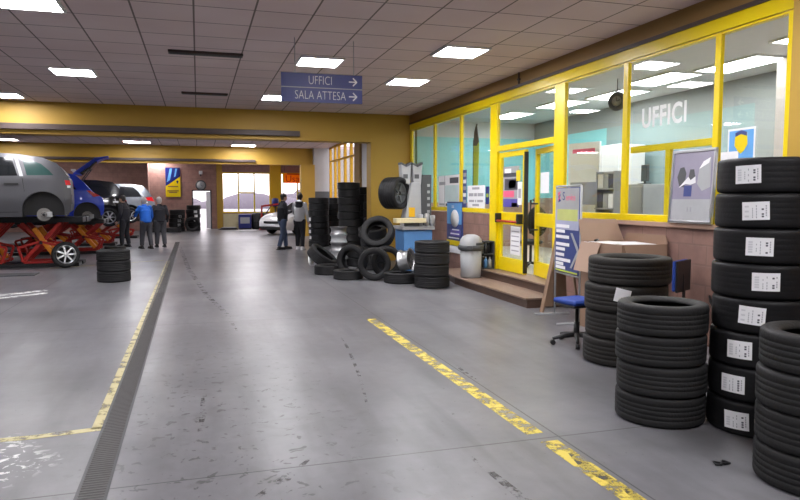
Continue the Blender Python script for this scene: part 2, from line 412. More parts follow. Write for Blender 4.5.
# back door
d = thing('door_3', None, None, (.62, 36.42, 0), R(-75), kind='structure')
bx('door_panel', 'dgrey', d, -.82, 0, 0, .045, .01, 1.96); b = MB(); b.tube([(-.74, -.05, 1.0), (-.62, -.05, 1.0)], .012); b.tube([(-.74, -.05, 1), (-.74, 0, 1)], .01); b.build('handle', 'steel', d)
b = MB(); b.box(-.3, -.24, 36.36, 36.6, 0, 2.04); b.box(.62, .68, 36.36, 36.6, 0, 2.04); b.box(-.3, .68, 36.36, 36.6, 1.98, 2.04)
tag(b.build('trim_6', 'dark_metal'), kind='structure')
# the yard outside
struct('ground', 'asphalt', -40, 60, 36.6, 120, -.25, -.05)
struct('ground', 'asphalt', 9.2, 60, -10, 36.6, -.25, -.05)
b = MB()
for k in range(46):
    x = -60 + k * 4; h = .2 + .9 * sin(k * .7) + .6 * sin(k * 1.9 + 1) + .5 * random.random()
    b.ball((x, 112 + 4 * sin(k), 0), (5.5, 3, h + 1.8), 14, 8)
tag(b.build('hills', 'hill'), kind='structure')

# right side wall beyond the first beam: glazed bays and white pier
struct('wall_right', 'white_wall', W, W + .25, HB + .45, 21.9, 0, CZ)
struct('trim_7', 'ochre_band', W - .08, W + .25, 21.9, 22.7, 0, CZ)
struct('wall_right', 'grey_wall', W, W + .25, 22.7, 28.7, 0, .35)
w = thing('window_22', None, None, (W + .02, 22.7, .35), kind='structure')
f = MB(); H = CZ - .35 - .02; LY = 5.1
for y in (0, 1.05, 2.1, 3.25, 4.0, 5.0): f.box(0, .1, y, y + .12, 0, H)
for z in (0, 1.2, 2.75, H - .06): f.box(.01, .09, 0, LY, z, z + .07)
f.build('window_frame', 'yellow_d', w); bx('pane', 'glass_out', w, .04, .05, 0, LY, 0, H)
struct('column', 'ochre', 4.2, 4.78, 28.25, 28.7, 0, 3.03)
struct('wall_stub', 'grey_wall', 4.78, W + .25, 28.4, 28.7, 1.9, CZ)
struct('wall_stub', 'dgrey', 4.78, W + .25, 28.4, 28.7, 0, 1.9)

# office front
struct('wall_right', 'brick_y', W, W + .2, 11.5, HB, 0, 1.31)
struct('wall_right', 'brick_y', W, W + .2, -5, 8.95, 0, 1.31)
struct('trim_8', 'terracotta', W - .05, W + .2, -5, 8.95, 1.28, 1.335, .006)
struct('trim_9', 'ochre_band', W - .04, W + .2, -5, HB, 3.545, CZ)
struct('trim_10', 'conduit', W - .05, W + .02, 4.2, HB, 3.50, 3.545)
struct('wall_right', 'ochre', W - .03, W + .2, -5, 4.93, 1.335, 3.545)
YW = (HB - .02, 14.66, 13.05, 11.47, 9.06, 7.43, 5.86, 4.95)
f = MB()
f.box(W - .03, W + .08, 4.93, HB, 3.36, 3.50); f.box(W - .01, W + .06, 4.93, HB, 3.33, 3.352)
tag(f.build('trim_11', 'yellow'), kind='structure')
posts = ((HB - .14, HB), (14.62, 14.72), (13.0, 13.10), (11.27, 11.57), (8.92, 9.22), (7.39, 7.49), (5.82, 5.90), (4.93, 4.99))
b = MB()
for (a, c) in posts:
    b.box(W - .02, W + (.04 if c - a > .2 else .03), a, c, .30 if a in (11.27, 8.92) else 1.335, 3.345)
tag(b.build('trim_12', 'yellow', None, .004), kind='structure')
b = MB()
for (a, c) in ((11.62, HB), (4.93, 8.88)): b.box(W - .025, W + .085, a, c, 1.335, 1.415)
b.box(W - .025, W + .085, 9.22, 11.27, 2.47, 2.565)
tag(b.build('trim_13', 'yellow', None, .004), kind='structure')
n = 1
for (y0, y1, z0) in ((14.72, HB - .14, 1.41), (13.10, 14.62, 1.41), (11.62, 13.0, 1.41), (9.22, 11.27, 2.56), (7.51, 8.88, 1.41), (5.91, 7.37, 1.41), (4.99, 5.81, 1.41)):
    o = tag(bx('window_%d' % n, 'glass', None, W + .02, W + .026, y0, y1, z0, 3.34), kind='structure'); n += 1
# inner sash of the service window
b = MB()
b.box(W + .028, W + .075, 5.91, 7.37, 2.19, 2.27); b.box(W + .028, W + .075, 6.62, 6.70, 1.415, 2.19)
tag(b.build('window_10', 'yellow'), kind='structure')
# glazed double door
def leaf(name, loc, rz, width, flip=1, papers=True):
    d = thing(name, None, None, loc, rz, kind='structure'); H = 2.14; t = .06
    fr = MB()
    for (a, c, z0, z1) in ((0, .085, 0, H), (width - .085, width, 0, H), (.085, width - .085, 0, .24), (.085, width - .085, H - .09, H), (.085, width - .085, .84, 1.06)):
        fr.box(min(a, c), max(a, c), -t / 2, t / 2, z0, z1)
    fr.build('door_frame', 'yellow', d, .004)
    bx('upper_pane', 'glass', d, .085, width - .085, -.004, .004, 1.06, H - .09); bx('lower_pane', 'glass', d, .085, width - .085, -.004, .004, .24, .84)
    return d
# closed leaf: local x runs from the far post towards the camera (world -Y), outside face is local -y => world -X
d1 = leaf('door_1', (W + .05, 11.26, .305), R(-90), 1.03)
def door_hw(d, s, y):
    pb = MB(); pb.tube([(.1, y * .11, .90), (.93, y * .11, .90)], .022, 10); pb.build('push_bar', 'red', d)
    for x in (.09, .94):
        k = MB(); k.box(x - .035, x + .035, min(0, y * .13), max(0, y * .13), .87, 1.04); k.build('bar_bracket', 'black', d, .01)
door_hw(d1, 1, -1)
bx('lock_strip', 'black', d1, 1.0, 1.032, -.034, .034, .02, 2.1)
d2 = leaf('door_2', (W + .06, 9.24, .305), R(90 - 10), .98)
hd = MB()
hd.tube([(.80, .10, .72), (.80, .16, .72), (.80, .16, 1.28), (.80, .10, 1.28)], .018); hd.tube([(.80, .03, .78), (.80, .16, .78)], .014); hd.tube([(.80, .03, 1.22), (.80, .16, 1.22)], .014); hd.build('handle', 'black', d2)
# steps up to the office door
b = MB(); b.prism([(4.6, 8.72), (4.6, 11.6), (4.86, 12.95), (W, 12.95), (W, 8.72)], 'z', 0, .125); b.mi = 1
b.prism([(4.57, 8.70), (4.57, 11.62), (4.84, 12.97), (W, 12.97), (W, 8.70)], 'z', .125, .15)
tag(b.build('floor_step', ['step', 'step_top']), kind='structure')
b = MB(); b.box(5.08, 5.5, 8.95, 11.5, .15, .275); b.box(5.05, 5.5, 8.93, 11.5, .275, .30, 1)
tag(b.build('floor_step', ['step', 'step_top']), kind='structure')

# office room behind the glass
struct('floor_office', 'office_floor', W + .2, 8.9, 3.4, 16.6, .0, .30)
struct('ceiling_office', 'white_wall', W + .2, 9.1, 3.2, 16.8, 3.65, 3.72)
b = MB(); b.box(8.9, 9.1, 3.2, 16.8, 0, 1.62); tag(b.build('wall_office', 'terracotta'), kind='structure')
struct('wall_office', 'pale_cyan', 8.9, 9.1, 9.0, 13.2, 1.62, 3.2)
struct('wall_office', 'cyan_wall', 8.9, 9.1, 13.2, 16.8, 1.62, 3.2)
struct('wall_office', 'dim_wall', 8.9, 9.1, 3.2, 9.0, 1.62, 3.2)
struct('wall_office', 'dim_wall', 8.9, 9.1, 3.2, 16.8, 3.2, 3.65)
struct('wall_office', 'cyan_wall', W + .2, 8.9, 16.6, 16.8, 1.5, 3.22); struct('wall_office', 'terracotta', W + .2, 8.9, 16.6, 16.8, 0, 1.5)
struct('wall_office', 'white_wall', W + .2, 8.9, 16.6, 16.8, 3.22, 3.65)
struct('wall_office', 'white_wall', W + .2, 8.9, 3.2, 3.4, 0, 3.65)
struct('wall_partition', 'grey_wall', 7.2, 8.9, 8.30, 8.38, .3, 1.95)

# floor markings, drain and scuffs
def quad_strip(name, m, pts, w, z=.002, kind='structure'):
    b = MB(); L = []; Rr = []
    P = [Vector((x, y, 0)) for x, y in pts]
    for i, p in enumerate(P):
        dd = (P[min(i + 1, len(P) - 1)] - P[max(i - 1, 0)]).normalized(); nn = Vector((-dd.y, dd.x, 0)); ww = w[i] if isinstance(w, (list, tuple)) else w
        L.append(p + nn * ww / 2); Rr.append(p - nn * ww / 2)
    A = [b.bm.verts.new((v.x, v.y, z)) for v in L]; B = [b.bm.verts.new((v.x, v.y, z)) for v in Rr]
    A2 = [b.bm.verts.new((v.x, v.y, 0)) for v in L]; B2 = [b.bm.verts.new((v.x, v.y, 0)) for v in Rr]
    for i in range(len(P) - 1):
        b.bm.faces.new((A[i], B[i], B[i + 1], A[i + 1])); b.bm.faces.new((A2[i], A[i], A[i + 1], A2[i + 1])); b.bm.faces.new((B2[i], B2[i + 1], B[i + 1], B[i]))
    return tag(b.build(name, m), kind=kind)
quad_strip('floor_marking', 'yline', [(2.20 + .004 * (3 - y * .3), y) for y in (-1, 1, 3, 3.85)], .13)
quad_strip('floor_marking', 'yline', [(2.185, y) for y in (4.0, 5, 6, 7, 8.55)], .13)
quad_strip('floor_marking', 'yline2', [(-.715 - .004 * (y - 5), y) for y in (4.98, 7, 9, 11, 14, 18)], .08)
quad_strip('floor_marking', 'yline2', [(-.68, 4.98), (-1.1, 4.93), (-1.6, 4.93)], .08)
quad_strip('floor_marking', 'yline2', [(-.9, 18.3), (-2.2, 17.6), (-3.3, 16.9)], .08)
quad_strip('floor_marking', 'wpaint', [(-2.6, 12.9), (-3.4, 12.3)], .16); quad_strip('floor_marking', 'wpaint', [(-2.5, 12.55), (-3.3, 11.95)], .12)
dr = thing('floor_drain', 'long dark slotted drain channel running along the concrete floor', 'drain', (-.565, 0, 0), math.atan(.0075))
fr = MB(); fr.box(-.085, -.068, -2, 25.8, 0, .004); fr.box(.068, .085, -2, 25.8, 0, .004); fr.build('drain_frame', 'dark_metal', dr)
bx('drain_bed', 'black', dr, -.068, .068, -2, 25.8, 0, .0015)
g = MB(); y = -2.
while y < 25.8:
    g.box(-.068, .068, y, y + .016, .0015, .0036); y += .034 if y < 12 else .05
g.build('grating', mat('worn_iron_grating', (.075, .07, .07), .6), dr)
quad_strip('floor_scuff', 'scuff', [(1.56, 7.55), (1.52, 7.0), (1.45, 6.4), (1.36, 5.7), (1.24, 5.0)], [.01, .03, .03, .03, .02])
quad_strip('floor_scuff', 'scuff', [(1.60, 3.75), (1.63, 3.4), (1.66, 2.9)], [.02, .05, .07])
quad_strip('floor_scuff', 'scuff', [(2.36, 5.9), (2.32, 5.35)], [.02, .06])
quad_strip('floor_scuff', 'scuff', [(2.24, 3.62), (2.20, 3.35), (2.25, 3.1), (2.2, 2.7)], [.05, .09, .04, .06], .003)
quad_strip('floor_scuff', 'scuff', [(-.6, 23), (-.25, 16), (.1, 11.5), (.35, 9.5), (.42, 8.2)], [.1, .1, .08, .06, .03])
quad_strip('floor_scuff', 'scuff', [(.62, 4.0), (.30, 3.55), (.12, 3.3)], [.02, .10, .12])
quad_strip('floor_scuff', 'scuff', [(.0, 5.6), (.0, 5.1), (-.03, 4.7)], [.02, .05, .02])

# ------------------------------------------------------------------ LIGHTS IN THE CEILING
def lamp_unit(loc, label, group, m='lamp', sx=.62, sy=.62):
    t = thing('ceiling_light', label, 'ceiling light', loc, 0, group)
    f = MB()
    for (a, c, e, g) in ((-sx / 2 - .03, sx / 2 + .03, -sy / 2 - .03, -sy / 2), (-sx / 2 - .03, sx / 2 + .03, sy / 2, sy / 2 + .03), (-sx / 2 - .03, -sx / 2, -sy / 2, sy / 2), (sx / 2, sx / 2 + .03, -sy / 2, sy / 2)): f.box(a, c, e, g, -.03, 0)
    f.build('frame', 'white', t); bx('diffuser', m, t, -sx / 2, sx / 2, -sy / 2, sy / 2, -.022, -.004)
    return t
hall = [((1.85, 10.42), 'lit square ceiling panel directly above the blue hanging sign'), ((3.69, 11.7), 'lit ceiling panel between the hanging sign and the office front, farther of two'),
        ((3.68, 9.13), 'large bright ceiling panel nearest the office windows'), ((-1.95, 12.42), 'lit ceiling panel above the grey estate car side of the hall'),
        ((-3.77, 15.6), 'ceiling panel close to the first beam above the grey car'), ((1.66, 14.33), 'small looking lit panel beside the lower edge of the blue hanging sign'),
        ((-1.72, 8.16), 'lit ceiling panel cut by the top edge of the picture')]
for (x, y), l in hall: lamp_unit((x, y, CZ), l, 'hall ceiling lights')
for (x, y) in ((3.68, 5.2), (-1.72, 4.2), (1.85, 6.0), (1.85, 1.4), (-5.6, 8.2), (-5.6, 12.4), (3.4, 1.2), (-1.7, -.5), (-5.6, 3)):
    lamp_unit((x, y, CZ), 'lit square ceiling panel in the rows overhead outside the frame', 'hall ceiling lights overhead')
for (x, y), l in (((-6.7, 27.2), 'lit panel in the second bay above the grey car roof'), ((-2.15, 27.0), 'lit panel in the second bay above the silver car'), ((1.8, 27.6), 'lit panel in the second bay above the back windows')):
    lamp_unit((x, y, CZ), l, 'second bay ceiling lights', 'lamp', .9, .7)
for (x, y) in ((-1.7, 21.5), (2.3, 21), (-6.5, 20)):
    lamp_unit((x, y, CZ), 'lit panel in the second bay hidden above the first beam', 'second bay ceiling lights above the beam')
lamp_unit((-1.95, 35.95, CZ), 'lit panel behind the second beam by the pink back wall', 'last bay ceiling lights')
lamp_unit((-5.5, 32.5, CZ), 'added unseen light panel behind the second beam brightening the back wall', 'last bay ceiling lights')  # extra panel added out of view to lift the dark side of the back wall
lamp_unit((2.5, 33, CZ), 'lit panel behind the second beam by the back windows', 'last bay ceiling lights')
for (x, y), l in (((7.45, 6.4), 'office ceiling light seen through the pane beside the yellow end wall'), ((7.6, 9.7), 'office ceiling light above the painted office lettering'),
                  ((7.55, 12.9), 'office ceiling light seen above the double door'), ((7.4, 15.0), 'office ceiling light seen over the far panes'), ((7.9, 11.4), 'office ceiling light deeper in the room behind the tall white cabinet'), ((7.9, 8.3), 'office ceiling light deeper in the room behind the hanging clock')):
    lamp_unit((x, y, 3.65), l, 'office ceiling lights', 'lamp_office', .6, 1.2)
def slot(loc, w, d, label):
    t = thing('ceiling_vent', label, 'air vent', loc); f = MB(); f.box(-w / 2, w / 2, -d / 2, d / 2, -.035, 0); f.build('housing', 'conduit', t, .006)
    s = MB()
    for k in (-1, 0, 1): s.box(-w / 2 + .02, w / 2 - .02, k * d / 4 - .012, k * d / 4 + .012, -.042, -.035)
    s.build('slats', 'dark_metal', t)
slot((.16, 10.3, CZ), 1.05, .17, 'dark slot air vent in the ceiling nearer to the camera')
slot((.18, 14.2, CZ), .9, .14, 'dark slot air vent in the ceiling nearer to the first beam')

# ------------------------------------------------------------------ HANGING SIGN
s = thing('hanging_sign', 'blue double-board sign reading UFFICI and SALA ATTESA hung from the ceiling', 'sign', (1.635, 9.0, 2.90), R(-.8)); KS = .865; s.scale = (KS, KS, KS)
for (z0, z1, tx, bd) in ((.232, .442, 'UFFICI', 'upper_board'), (0., .218, 'SALA ATTESA', 'lower_board')):
    o = bx(bd, 'sign_blue', s, -.635, .635, -.012, .012, z0, z1, .003)
    zc = (z0 + z1) / 2
    text('lettering', tx, 'paper', o, .19, (-.03 if tx == 'UFFICI' else -.03, -.0135, zc - .004), (R(90), 0, 0), .001, 'CENTER', .70, -.0035)
    a = MB(); a.bar((.42, -.0145, zc), (.545, -.0145, zc), .003, .02); a.bar((.485, -.0145, zc + .06), (.548, -.0145, zc - .002), .003, .02); a.bar((.485, -.0145, zc - .06), (.548, -.0145, zc + .002), .003, .02)
    a.build('arrow', 'paper', o)
for x in (-.42, .5):
    b = MB(); b.tube([(x, 0, .01), (x, 0, (CZ - 2.90) / KS)], .006, 8); b.build('hanger_rod', 'lgrey', s)
bx('joining_strip', 'lgrey', s, -.635, .635, -.008, .008, .216, .234)

# ------------------------------------------------------------------ TYRES
def tyre_profile(Ro, w, rr, gd=.004):
    h = w / 2; P = []
    side = [(rr, -h * .70), (rr + .012, -h * .86), (rr + (Ro - rr) * .35, -h * .985), (rr + (Ro - rr) * .62, -h), (Ro * .955, -h * .955), (Ro * .982, -h * .89), (Ro * .994, -h * .80), (Ro * .998, -h * .70)]
    P += side
    gs = (-.46, -.16, .16, .46); gw = .022
    for g in gs:
        P += [(Ro - .001, (g - gw - .01) * h), (Ro - gd, (g - gw * .6) * h), (Ro - gd, (g + gw * .6) * h), (Ro - .001, (g + gw + .01) * h)]
        if g < .4: P.append((Ro, (g + .15) * h))
    P += [(r, -z) for r, z in side[::-1]]
    ins = [(rr + .004, h * .66), (rr + (Ro - rr) * .4, h * .86), (Ro * .90, h * .78), (Ro * .945, h * .5), (Ro * .95, 0)]
    P += ins + [(r, -z) for r, z in ins[-2::-1]]
    return P
def tyre_mesh(name, Ro, w, rr, m, seg=64):
    b = MB(); b.lathe(tyre_profile(Ro, w, rr, .0012 if m == 'rubber_new' else .003), seg, closed=True)
    me = b.mesh(name); me.materials.append(M[m]); return me
def put(name, me, loc, rot, label, cat, group=None):
    o = bpy.data.objects.new(name, me); link(o); o.location = loc; o.rotation_euler = rot
    return tag(o, label, cat, group)
ORD = ['topmost', 'second from the top', 'third from the top', 'fourth from the top', 'fifth from the top', 'sixth from the top', 'seventh from the top', 'eighth from the top', 'ninth from the top', 'tenth from the top', 'eleventh from the top']
def ordinal(i, n): return 'bottom' if i == n - 1 else ORD[i]
def stack(c, n, Ro, w, rr, m, lab, group, jit=.012, seg=64, shift=None, first=0, z0=0.):
    me = tyre_mesh('tyre', Ro, w, rr, m, seg); out = []
    for i in range(n):                       # i counts from the top
        z = z0 + w * (n - 1 - i) + w / 2 + .001
        dx, dy = (shift[i] if shift else (random.uniform(-jit, jit), random.uniform(-jit, jit)))
        out.append(put('tyre', me, (c[0] + dx, c[1] + dy, z), (0, 0, random.uniform(0, 6)), lab % ordinal(i, n), 'tyre', group))
    return out
# open stack of four worn tyres
stack((3.252, 4.07), 4, .316, .216, .203, 'rubber_worn', '%s worn tyre of the stack between wide and labelled tyres', 'worn tyres in the low open stack', shift=[(.0, .0), (-.006, .004), (.002, -.006), (.0, .0)])
# wide tyres by the chair
SB = stack((4.05, 5.62), 4, .395, .262, .255, 'rubber_brown', '%s wide tyre of the big stack beside the blue stool', 'wide tyres by the swivel chair', shift=[(.03, -.01), (.0, .0), (.015, .0), (.0, .01)])
# nearest stack at the edge
stack((3.37, 2.85), 4, .33, .219, .21, 'rubber_worn', '%s used tyre of the stack in the near corner', 'used tyres of the stack at the picture corner', shift=[(.012, 0), (-.004, 0), (.0, 0), (.0, 0)])
# tall stack with labels
SC = (3.79, 3.69)
C8 = stack(SC, 8, .332, .236, .215, 'rubber_new', '%s black tyre of the tall labelled stack', 'new tyres of the tall labelled stack', shift=[(.012, .0), (.006, .002), (.0, .0), (-.004, .004), (.004, -.004), (-.002, 0), (-.004, 0), (-.01, 0)])
cam_a = atan2(-SC[1], -SC[0])
def tyre_label(parent, Ro, ang, w, h, tilt=0., z=0., bars=True):
    """white paper label bent round the tread of its tyre, with printed lines"""
    rz = parent.rotation_euler.z; b = MB(); seg = 8; rr = Ro + .0015
    def pt(u, v, r): # u along the girth, v up
        ca, sa = cos(tilt), sin(tilt); uu, vv = u * ca - v * sa, u * sa + v * ca
        a = ang - rz + uu / Ro; return (r * cos(a), r * sin(a), z + vv)
    def patch(u0, u1, v0, v1, r0, r1, mi, sg=seg):
        A = [[b.bm.verts.new(pt(u0 + (u1 - u0) * i / sg, v, r)) for i in range(sg + 1)] for r in (r0, r1) for v in (v0, v1)]
        for i in range(sg):
            for (p, q) in ((0, 1), (1, 3), (3, 2), (2, 0)):
                f = b.bm.faces.new((A[p][i], A[p][i + 1], A[q][i + 1], A[q][i])); f.material_index = mi
        for k in (0, sg):
            f = b.bm.faces.new((A[0][k], A[1][k], A[3][k], A[2][k])); f.material_index = mi
    patch(-w / 2, w / 2, -h / 2, h / 2, rr - .002, rr + .001, 0)
    if bars:
        rnd = random.Random(int(ang * 1000))
        for (u0, u1, v0, v1, mi) in ((w * .22, w * .30, -h * .36, h * .30, 1), (w * .36, w * .40, -h * .3, h * .34, 2), (w * .02, w * .05, -h * .4, h * .36, 2), (-w * .12, -w * .09, -h * .38, h * .2, 2), (-w * .40, -w * .24, -h * .34, h * .34, 3)):
            n = 5; 
            for k in range(n):
                if rnd.random() < .85: patch(u0, u1, v0 + (v1 - v0) * k / n, v0 + (v1 - v0) * (k + .7) / n, rr + .001, rr + .0016, mi, 2)
    return b.build('paper_label', ['paper', 'ink', 'grey_ink', mat('pale_grey_print', (.62, .62, .65), .6)], parent)
for o, off, z in zip(C8, (-23, -12, -6, 3, -12, -23, -29, -22), (.005, .0, .0, .005, .01, .005, .0, -.01)):
    tyre_label(o, .332, cam_a + R(off), .165, .12, R(random.uniform(-3, 3)), z)['label'] = 'white paper label'
tyre_label(SB[1], .395, atan2(-5.62, -4.05) + R(-4), .14, .13, R(-12), .045, False)['label'] = 'torn white paper label'
# stack of four by the waste bin, stack of three by the drain
stack((4.06, 11.40), 4, .322, .21, .20, 'rubber', '%s tyre of the neat stack of four before the waste bin', 'tyres stacked before the waste bin', seg=48)
stack((-1.607, 13.98), 3, .308, .205, .20, 'rubber', '%s tyre of the lone stack of three beside the drain', 'tyres of the lone stack of three', seg=48, shift=[(.0, 0), (.004, 0), (0, 0)])

# heap of tyres and rims before the tyre machine
T1 = tyre_mesh('tyre', .325, .20, .205, 'rubber', 48); T2 = tyre_mesh('tyre', .30, .18, .19, 'rubber_worn', 48); T3 = tyre_mesh('tyre', .35, .24, .22, 'rubber', 48)
G = 'loose tyres in the heap'
def facing(az, lean=0.):   # wheel standing on its tread, axis pointing at azimuth az, leaning back by lean
    return (R(90) - lean, 0, az + R(90))
put('tyre', T1, (3.30, 12.62, .325), facing(R(-104), .0), 'upright tyre standing on the floor with its dark hole facing the camera', 'tyre', G)
put('tyre', T2, (2.86, 13.02, .091), (0, 0, .3), 'thin worn tyre lying flat at the front edge of the heap', 'tyre', G)
put('tyre', T1, (2.66, 13.95, .101), (0, 0, 1), 'tyre lying flat under the tilted tyre at the heap end', 'tyre', G)
put('tyre', T3, (2.64, 14.72, .30), (R(38), R(0), R(62)), 'big tyre tilted steeply at the end of the heap nearest the two standing people', 'tyre', G)
put('tyre', T1, (3.70, 12.16, .101), (0, 0, 2), 'tyre lying flat on the floor beneath the bright steel rim', 'tyre', G)
put('tyre', T1, (3.04, 13.44, .33), facing(R(-130), .08), 'upright tyre turned aside behind the front tyre of the heap', 'tyre', G)
put('tyre', T3, (3.56, 13.33, .90), (R(62), 0, R(-28)), 'tyre leaning high on the heap against the blue machine', 'tyre', G)
put('tyre', T1, (3.66, 13.02, .325), facing(R(-100), -.05), 'tyre hidden behind the front upright tyre in the heap', 'tyre', G)
put('tyre', T1, (3.70, 15.5, .101), (0, 0, .2), 'lower flat tyre at the back of the heap', 'tyre', G)
put('tyre', T1, (3.72, 15.51, .303), (0, 0, .9), 'upper flat tyre at the back of the heap', 'tyre', G)
put('tyre', T2, (3.80, 14.6, .622), (0, 0, .9), 'flat tyre on the pedestal of flat tyres beside the blue machine', 'tyre', G)
for k in range(3): put('tyre', T2, (3.80, 14.6, .091 + .177 * k), (0, 0, k), ('bottom', 'middle', 'third')[k] + ' flat tyre of the pile next to the blue machine', 'tyre', G)
put('tyre', T1, (3.78, 14.62, .86), (R(14), R(4), R(-40)), 'tyre lying aslant under the mounted tyre of the machine', 'tyre', G)

def rim(name, label, loc, rot, Rr=.21, w=.18, m='alu', spokes=0, group=None, face=None):
    t = thing(name, label, 'rim', loc, group=group, rot=rot); h = w / 2
    b = MB(); b.lathe([(Rr, -h), (Rr * 1.03, -h + .004), (Rr * .98, -h + .018), (Rr * .9, -h + .04), (Rr * .86, 0), (Rr * .88, h - .045), (Rr * .98, h - .018), (Rr * 1.03, h - .004), (Rr, h), (Rr * .95, h - .012), (Rr * .85, h - .045), (Rr * .83, 0), (Rr * .87, -h + .04), (Rr * .95, -h + .012)], 40, closed=True)
    b.build('barrel', m, t)
    d = MB(); zf = h - .05
    if spokes:
        for k in range(spokes):
            a = 2 * pi * k / spokes
            d.bar((.03 * cos(a), .03 * sin(a), zf), (Rr * .86 * cos(a), Rr * .86 * sin(a), zf), .05, .025, (0, 0, 1))
        d.lathe([(0.001, zf - .015), (.06, zf - .015), (.06, zf + .02), (0.001, zf + .024)], 24)
    else:
        d.lathe([(.03, zf - .02), (.07, zf - .02), (Rr * .55, zf + .012), (Rr * .84, zf - .02), (Rr * .84, zf - .026), (Rr * .55, zf + .004), (.07, zf - .028), (.03, zf - .028)], 40, closed=True)
        for k in range(8):
            a = 2 * pi * k / 8; c, s_ = cos(a), sin(a); d.tube([(Rr * .68 * c, Rr * .68 * s_, zf - .004), (Rr * .68 * c, Rr * .68 * s_, zf + .004)], .014, 10, mi=1)
    o = d.build('disc', [face or m, 'black'], t)
    hb = MB(); hb.lathe([(.001, zf - .035), (.034, zf - .035), (.034, zf + .006), (.001, zf + .008)], 20); hb.build('hub_cap', 'dark_metal', o)
    return t
rim('steel_rim', 'bright steel rim lying on its side upon a flat tyre', (3.82, 12.15, .202 + .222), (R(80), R(0), R(48)), .215, .22, 'alu', face='dgrey')
rs = 'rims stacked behind the heap'
for k in range(5): rim('alloy_rim', ordinal(4 - k, 5) + ' silver rim of the small column behind the heap', (3.18, 15.5, .092 + .19 * k + .001), (0, 0, k), .205, .184, 'grey' if k % 2 else 'steel', 5, rs)
rim('alloy_rim', 'silver rim leaning at the heap end behind the tilted tyre', (2.62, 15.35, .22), (R(75), 0, R(-60)), .2, .18, 'alu', 5)

# ------------------------------------------------------------------ TYRE CHANGING MACHINE
mc = thing('tyre_changer', 'tyre changing machine with pale blue base, grey tower and cream tray', 'machine', (4.42, 13.55, 0))
b = MB(); b.prism([(-.30, 0), (.30, 0), (.32, .95), (-.32, .95)], 'y', -.3, .35); b.build('base_cabinet', 'blue_cab', mc, .02)
bx('table', 'grey', mc, -.36, .36, -.35, .4, .95, 1.03, .015)
b = MB(); b.box(-.52, .14, -.42, -.18, 1.10, 1.20); b.build('tray', 'cream', mc, .01)
b = MB(); b.box(-.30, .0, -.36, -.26, 1.03, 1.10); b.build('tray_bracket', 'dgrey', mc)
b = MB(); b.prism([(-.26, 1.03), (.14, 1.03), (.12, 1.95), (-.10, 1.95)], 'y', -.12, .2); b.build('tower', 'lgrey', mc, .02)
for (x, lab) in ((-.22, 'a'), (.03, 'b')):
    k = MB(); k.prism([(x - .07, 1.95), (x + .10, 1.9), (x + .13, 2.34), (x + .02, 2.28), (x - .09, 2.33)], 'y', -.1, .12); k.build('head', 'lgrey', mc, .012)
    k = MB(); k.prism([(x - .095, 2.325), (x + .02, 2.27), (x + .135, 2.335), (x + .135, 2.38), (x + .02, 2.315), (x - .095, 2.37)], 'y', -.11, .13); k.build('head_cap', 'dgrey', mc)
    bx('head_panel', 'dgrey', mc, x - .05, x + .05, -.106, -.1, 2.03, 2.12)
b = MB(); b.box(.16, .40, .0, .25, 1.03, 2.12); b.build('rear_column', 'dgrey', mc, .01)
b = MB()
for k in range(5): b.box(.30, .36, -.008, 0, 1.30 + .14 * k, 1.36 + .14 * k)
b.build('buttons', 'lgrey', mc)
bx('warning_sticker', 'yellow_d', mc, -.15, -.02, -.135, -.12, 1.22, 1.42)
for (x, h) in ((.06, .24), (.2, .26), (.33, .22)):
    b = MB(); b.lathe([(.001, 1.03), (.055, 1.03), (.055, 1.03 + h), (.03, 1.04 + h), (.001, 1.04 + h)], 20, center=(x, -.27)); b.build('fluid_can', 'lgrey' if x > .1 else 'grey', mc)
b = MB(); b.tube([(-.2, .05, 1.72), (-.44, -.03, 1.72)], .045, 14); b.build('spindle', 'steel', mc)
# tyre mounted on the spindle
mt = thing('mounted_wheel', 'wheel clamped on the spindle high up on the tyre changing machine', 'wheel', (3.98, 13.52, 1.72), rot=(R(90), 0, R(-52) + R(90)))
o = bpy.data.objects.new('tyre', tyre_mesh('tyre', .34, .40, .22, 'rubber', 48)); link(o, mt)
b = MB(); b.lathe([(.06, .10), (.12, .09), (.19, .12), (.225, .15), (.225, .13), (.19, .10), (.12, .07), (.06, .08)], 40, closed=True)
for k in range(5):
    a = 2 * pi * k / 5; b.bar((.05 * cos(a), .05 * sin(a), .115), (.2 * cos(a), .2 * sin(a), .13), .05, .03)
b.build('rim', 'dgrey', mt)

# tall stores of tyres behind the first beam
stack((4.06, 18.35), 5, .315, .205, .2, 'rubber_dim', '%s tyre of the tall column below the yellow window bars', 'tyres in the tall column, upper part', seg=32, z0=1.03)
stack((4.10, 18.33), 5, .33, .205, .2, 'rubber_dim', '%s tyre in the lower half of the tall yellow-window column', 'tyres in the tall column, lower part', seg=32)
stack((4.77, 18.15), 8, .32, .215, .2, 'rubber_dim', '%s tyre of the dark column beside the ochre pier', 'tyres in the dark column by the pier', seg=32)
stack((4.70, 18.95), 9, .32, .215, .2, 'rubber_dim', '%s tyre of the dark column by the white wall', 'tyres in the dark column by the white wall', seg=32)
S22 = stack((3.86, 22.1), 8, .345, .204, .21, 'rubber', '%s tyre of the column behind the pale hoodie', 'tyres in the column by the two people', seg=40)
for i in (3, 4, 5, 6): tyre_label(S22[i], .345, R(-135 - 25), .13, .11, 0, 0, False)['label'] = 'white paper label'
stack((4.45, 22.8), 8, .345, .204, .21, 'rubber_dim', '%s tyre of the column behind the hoodie column', 'tyres in the column near the window bars', seg=32)
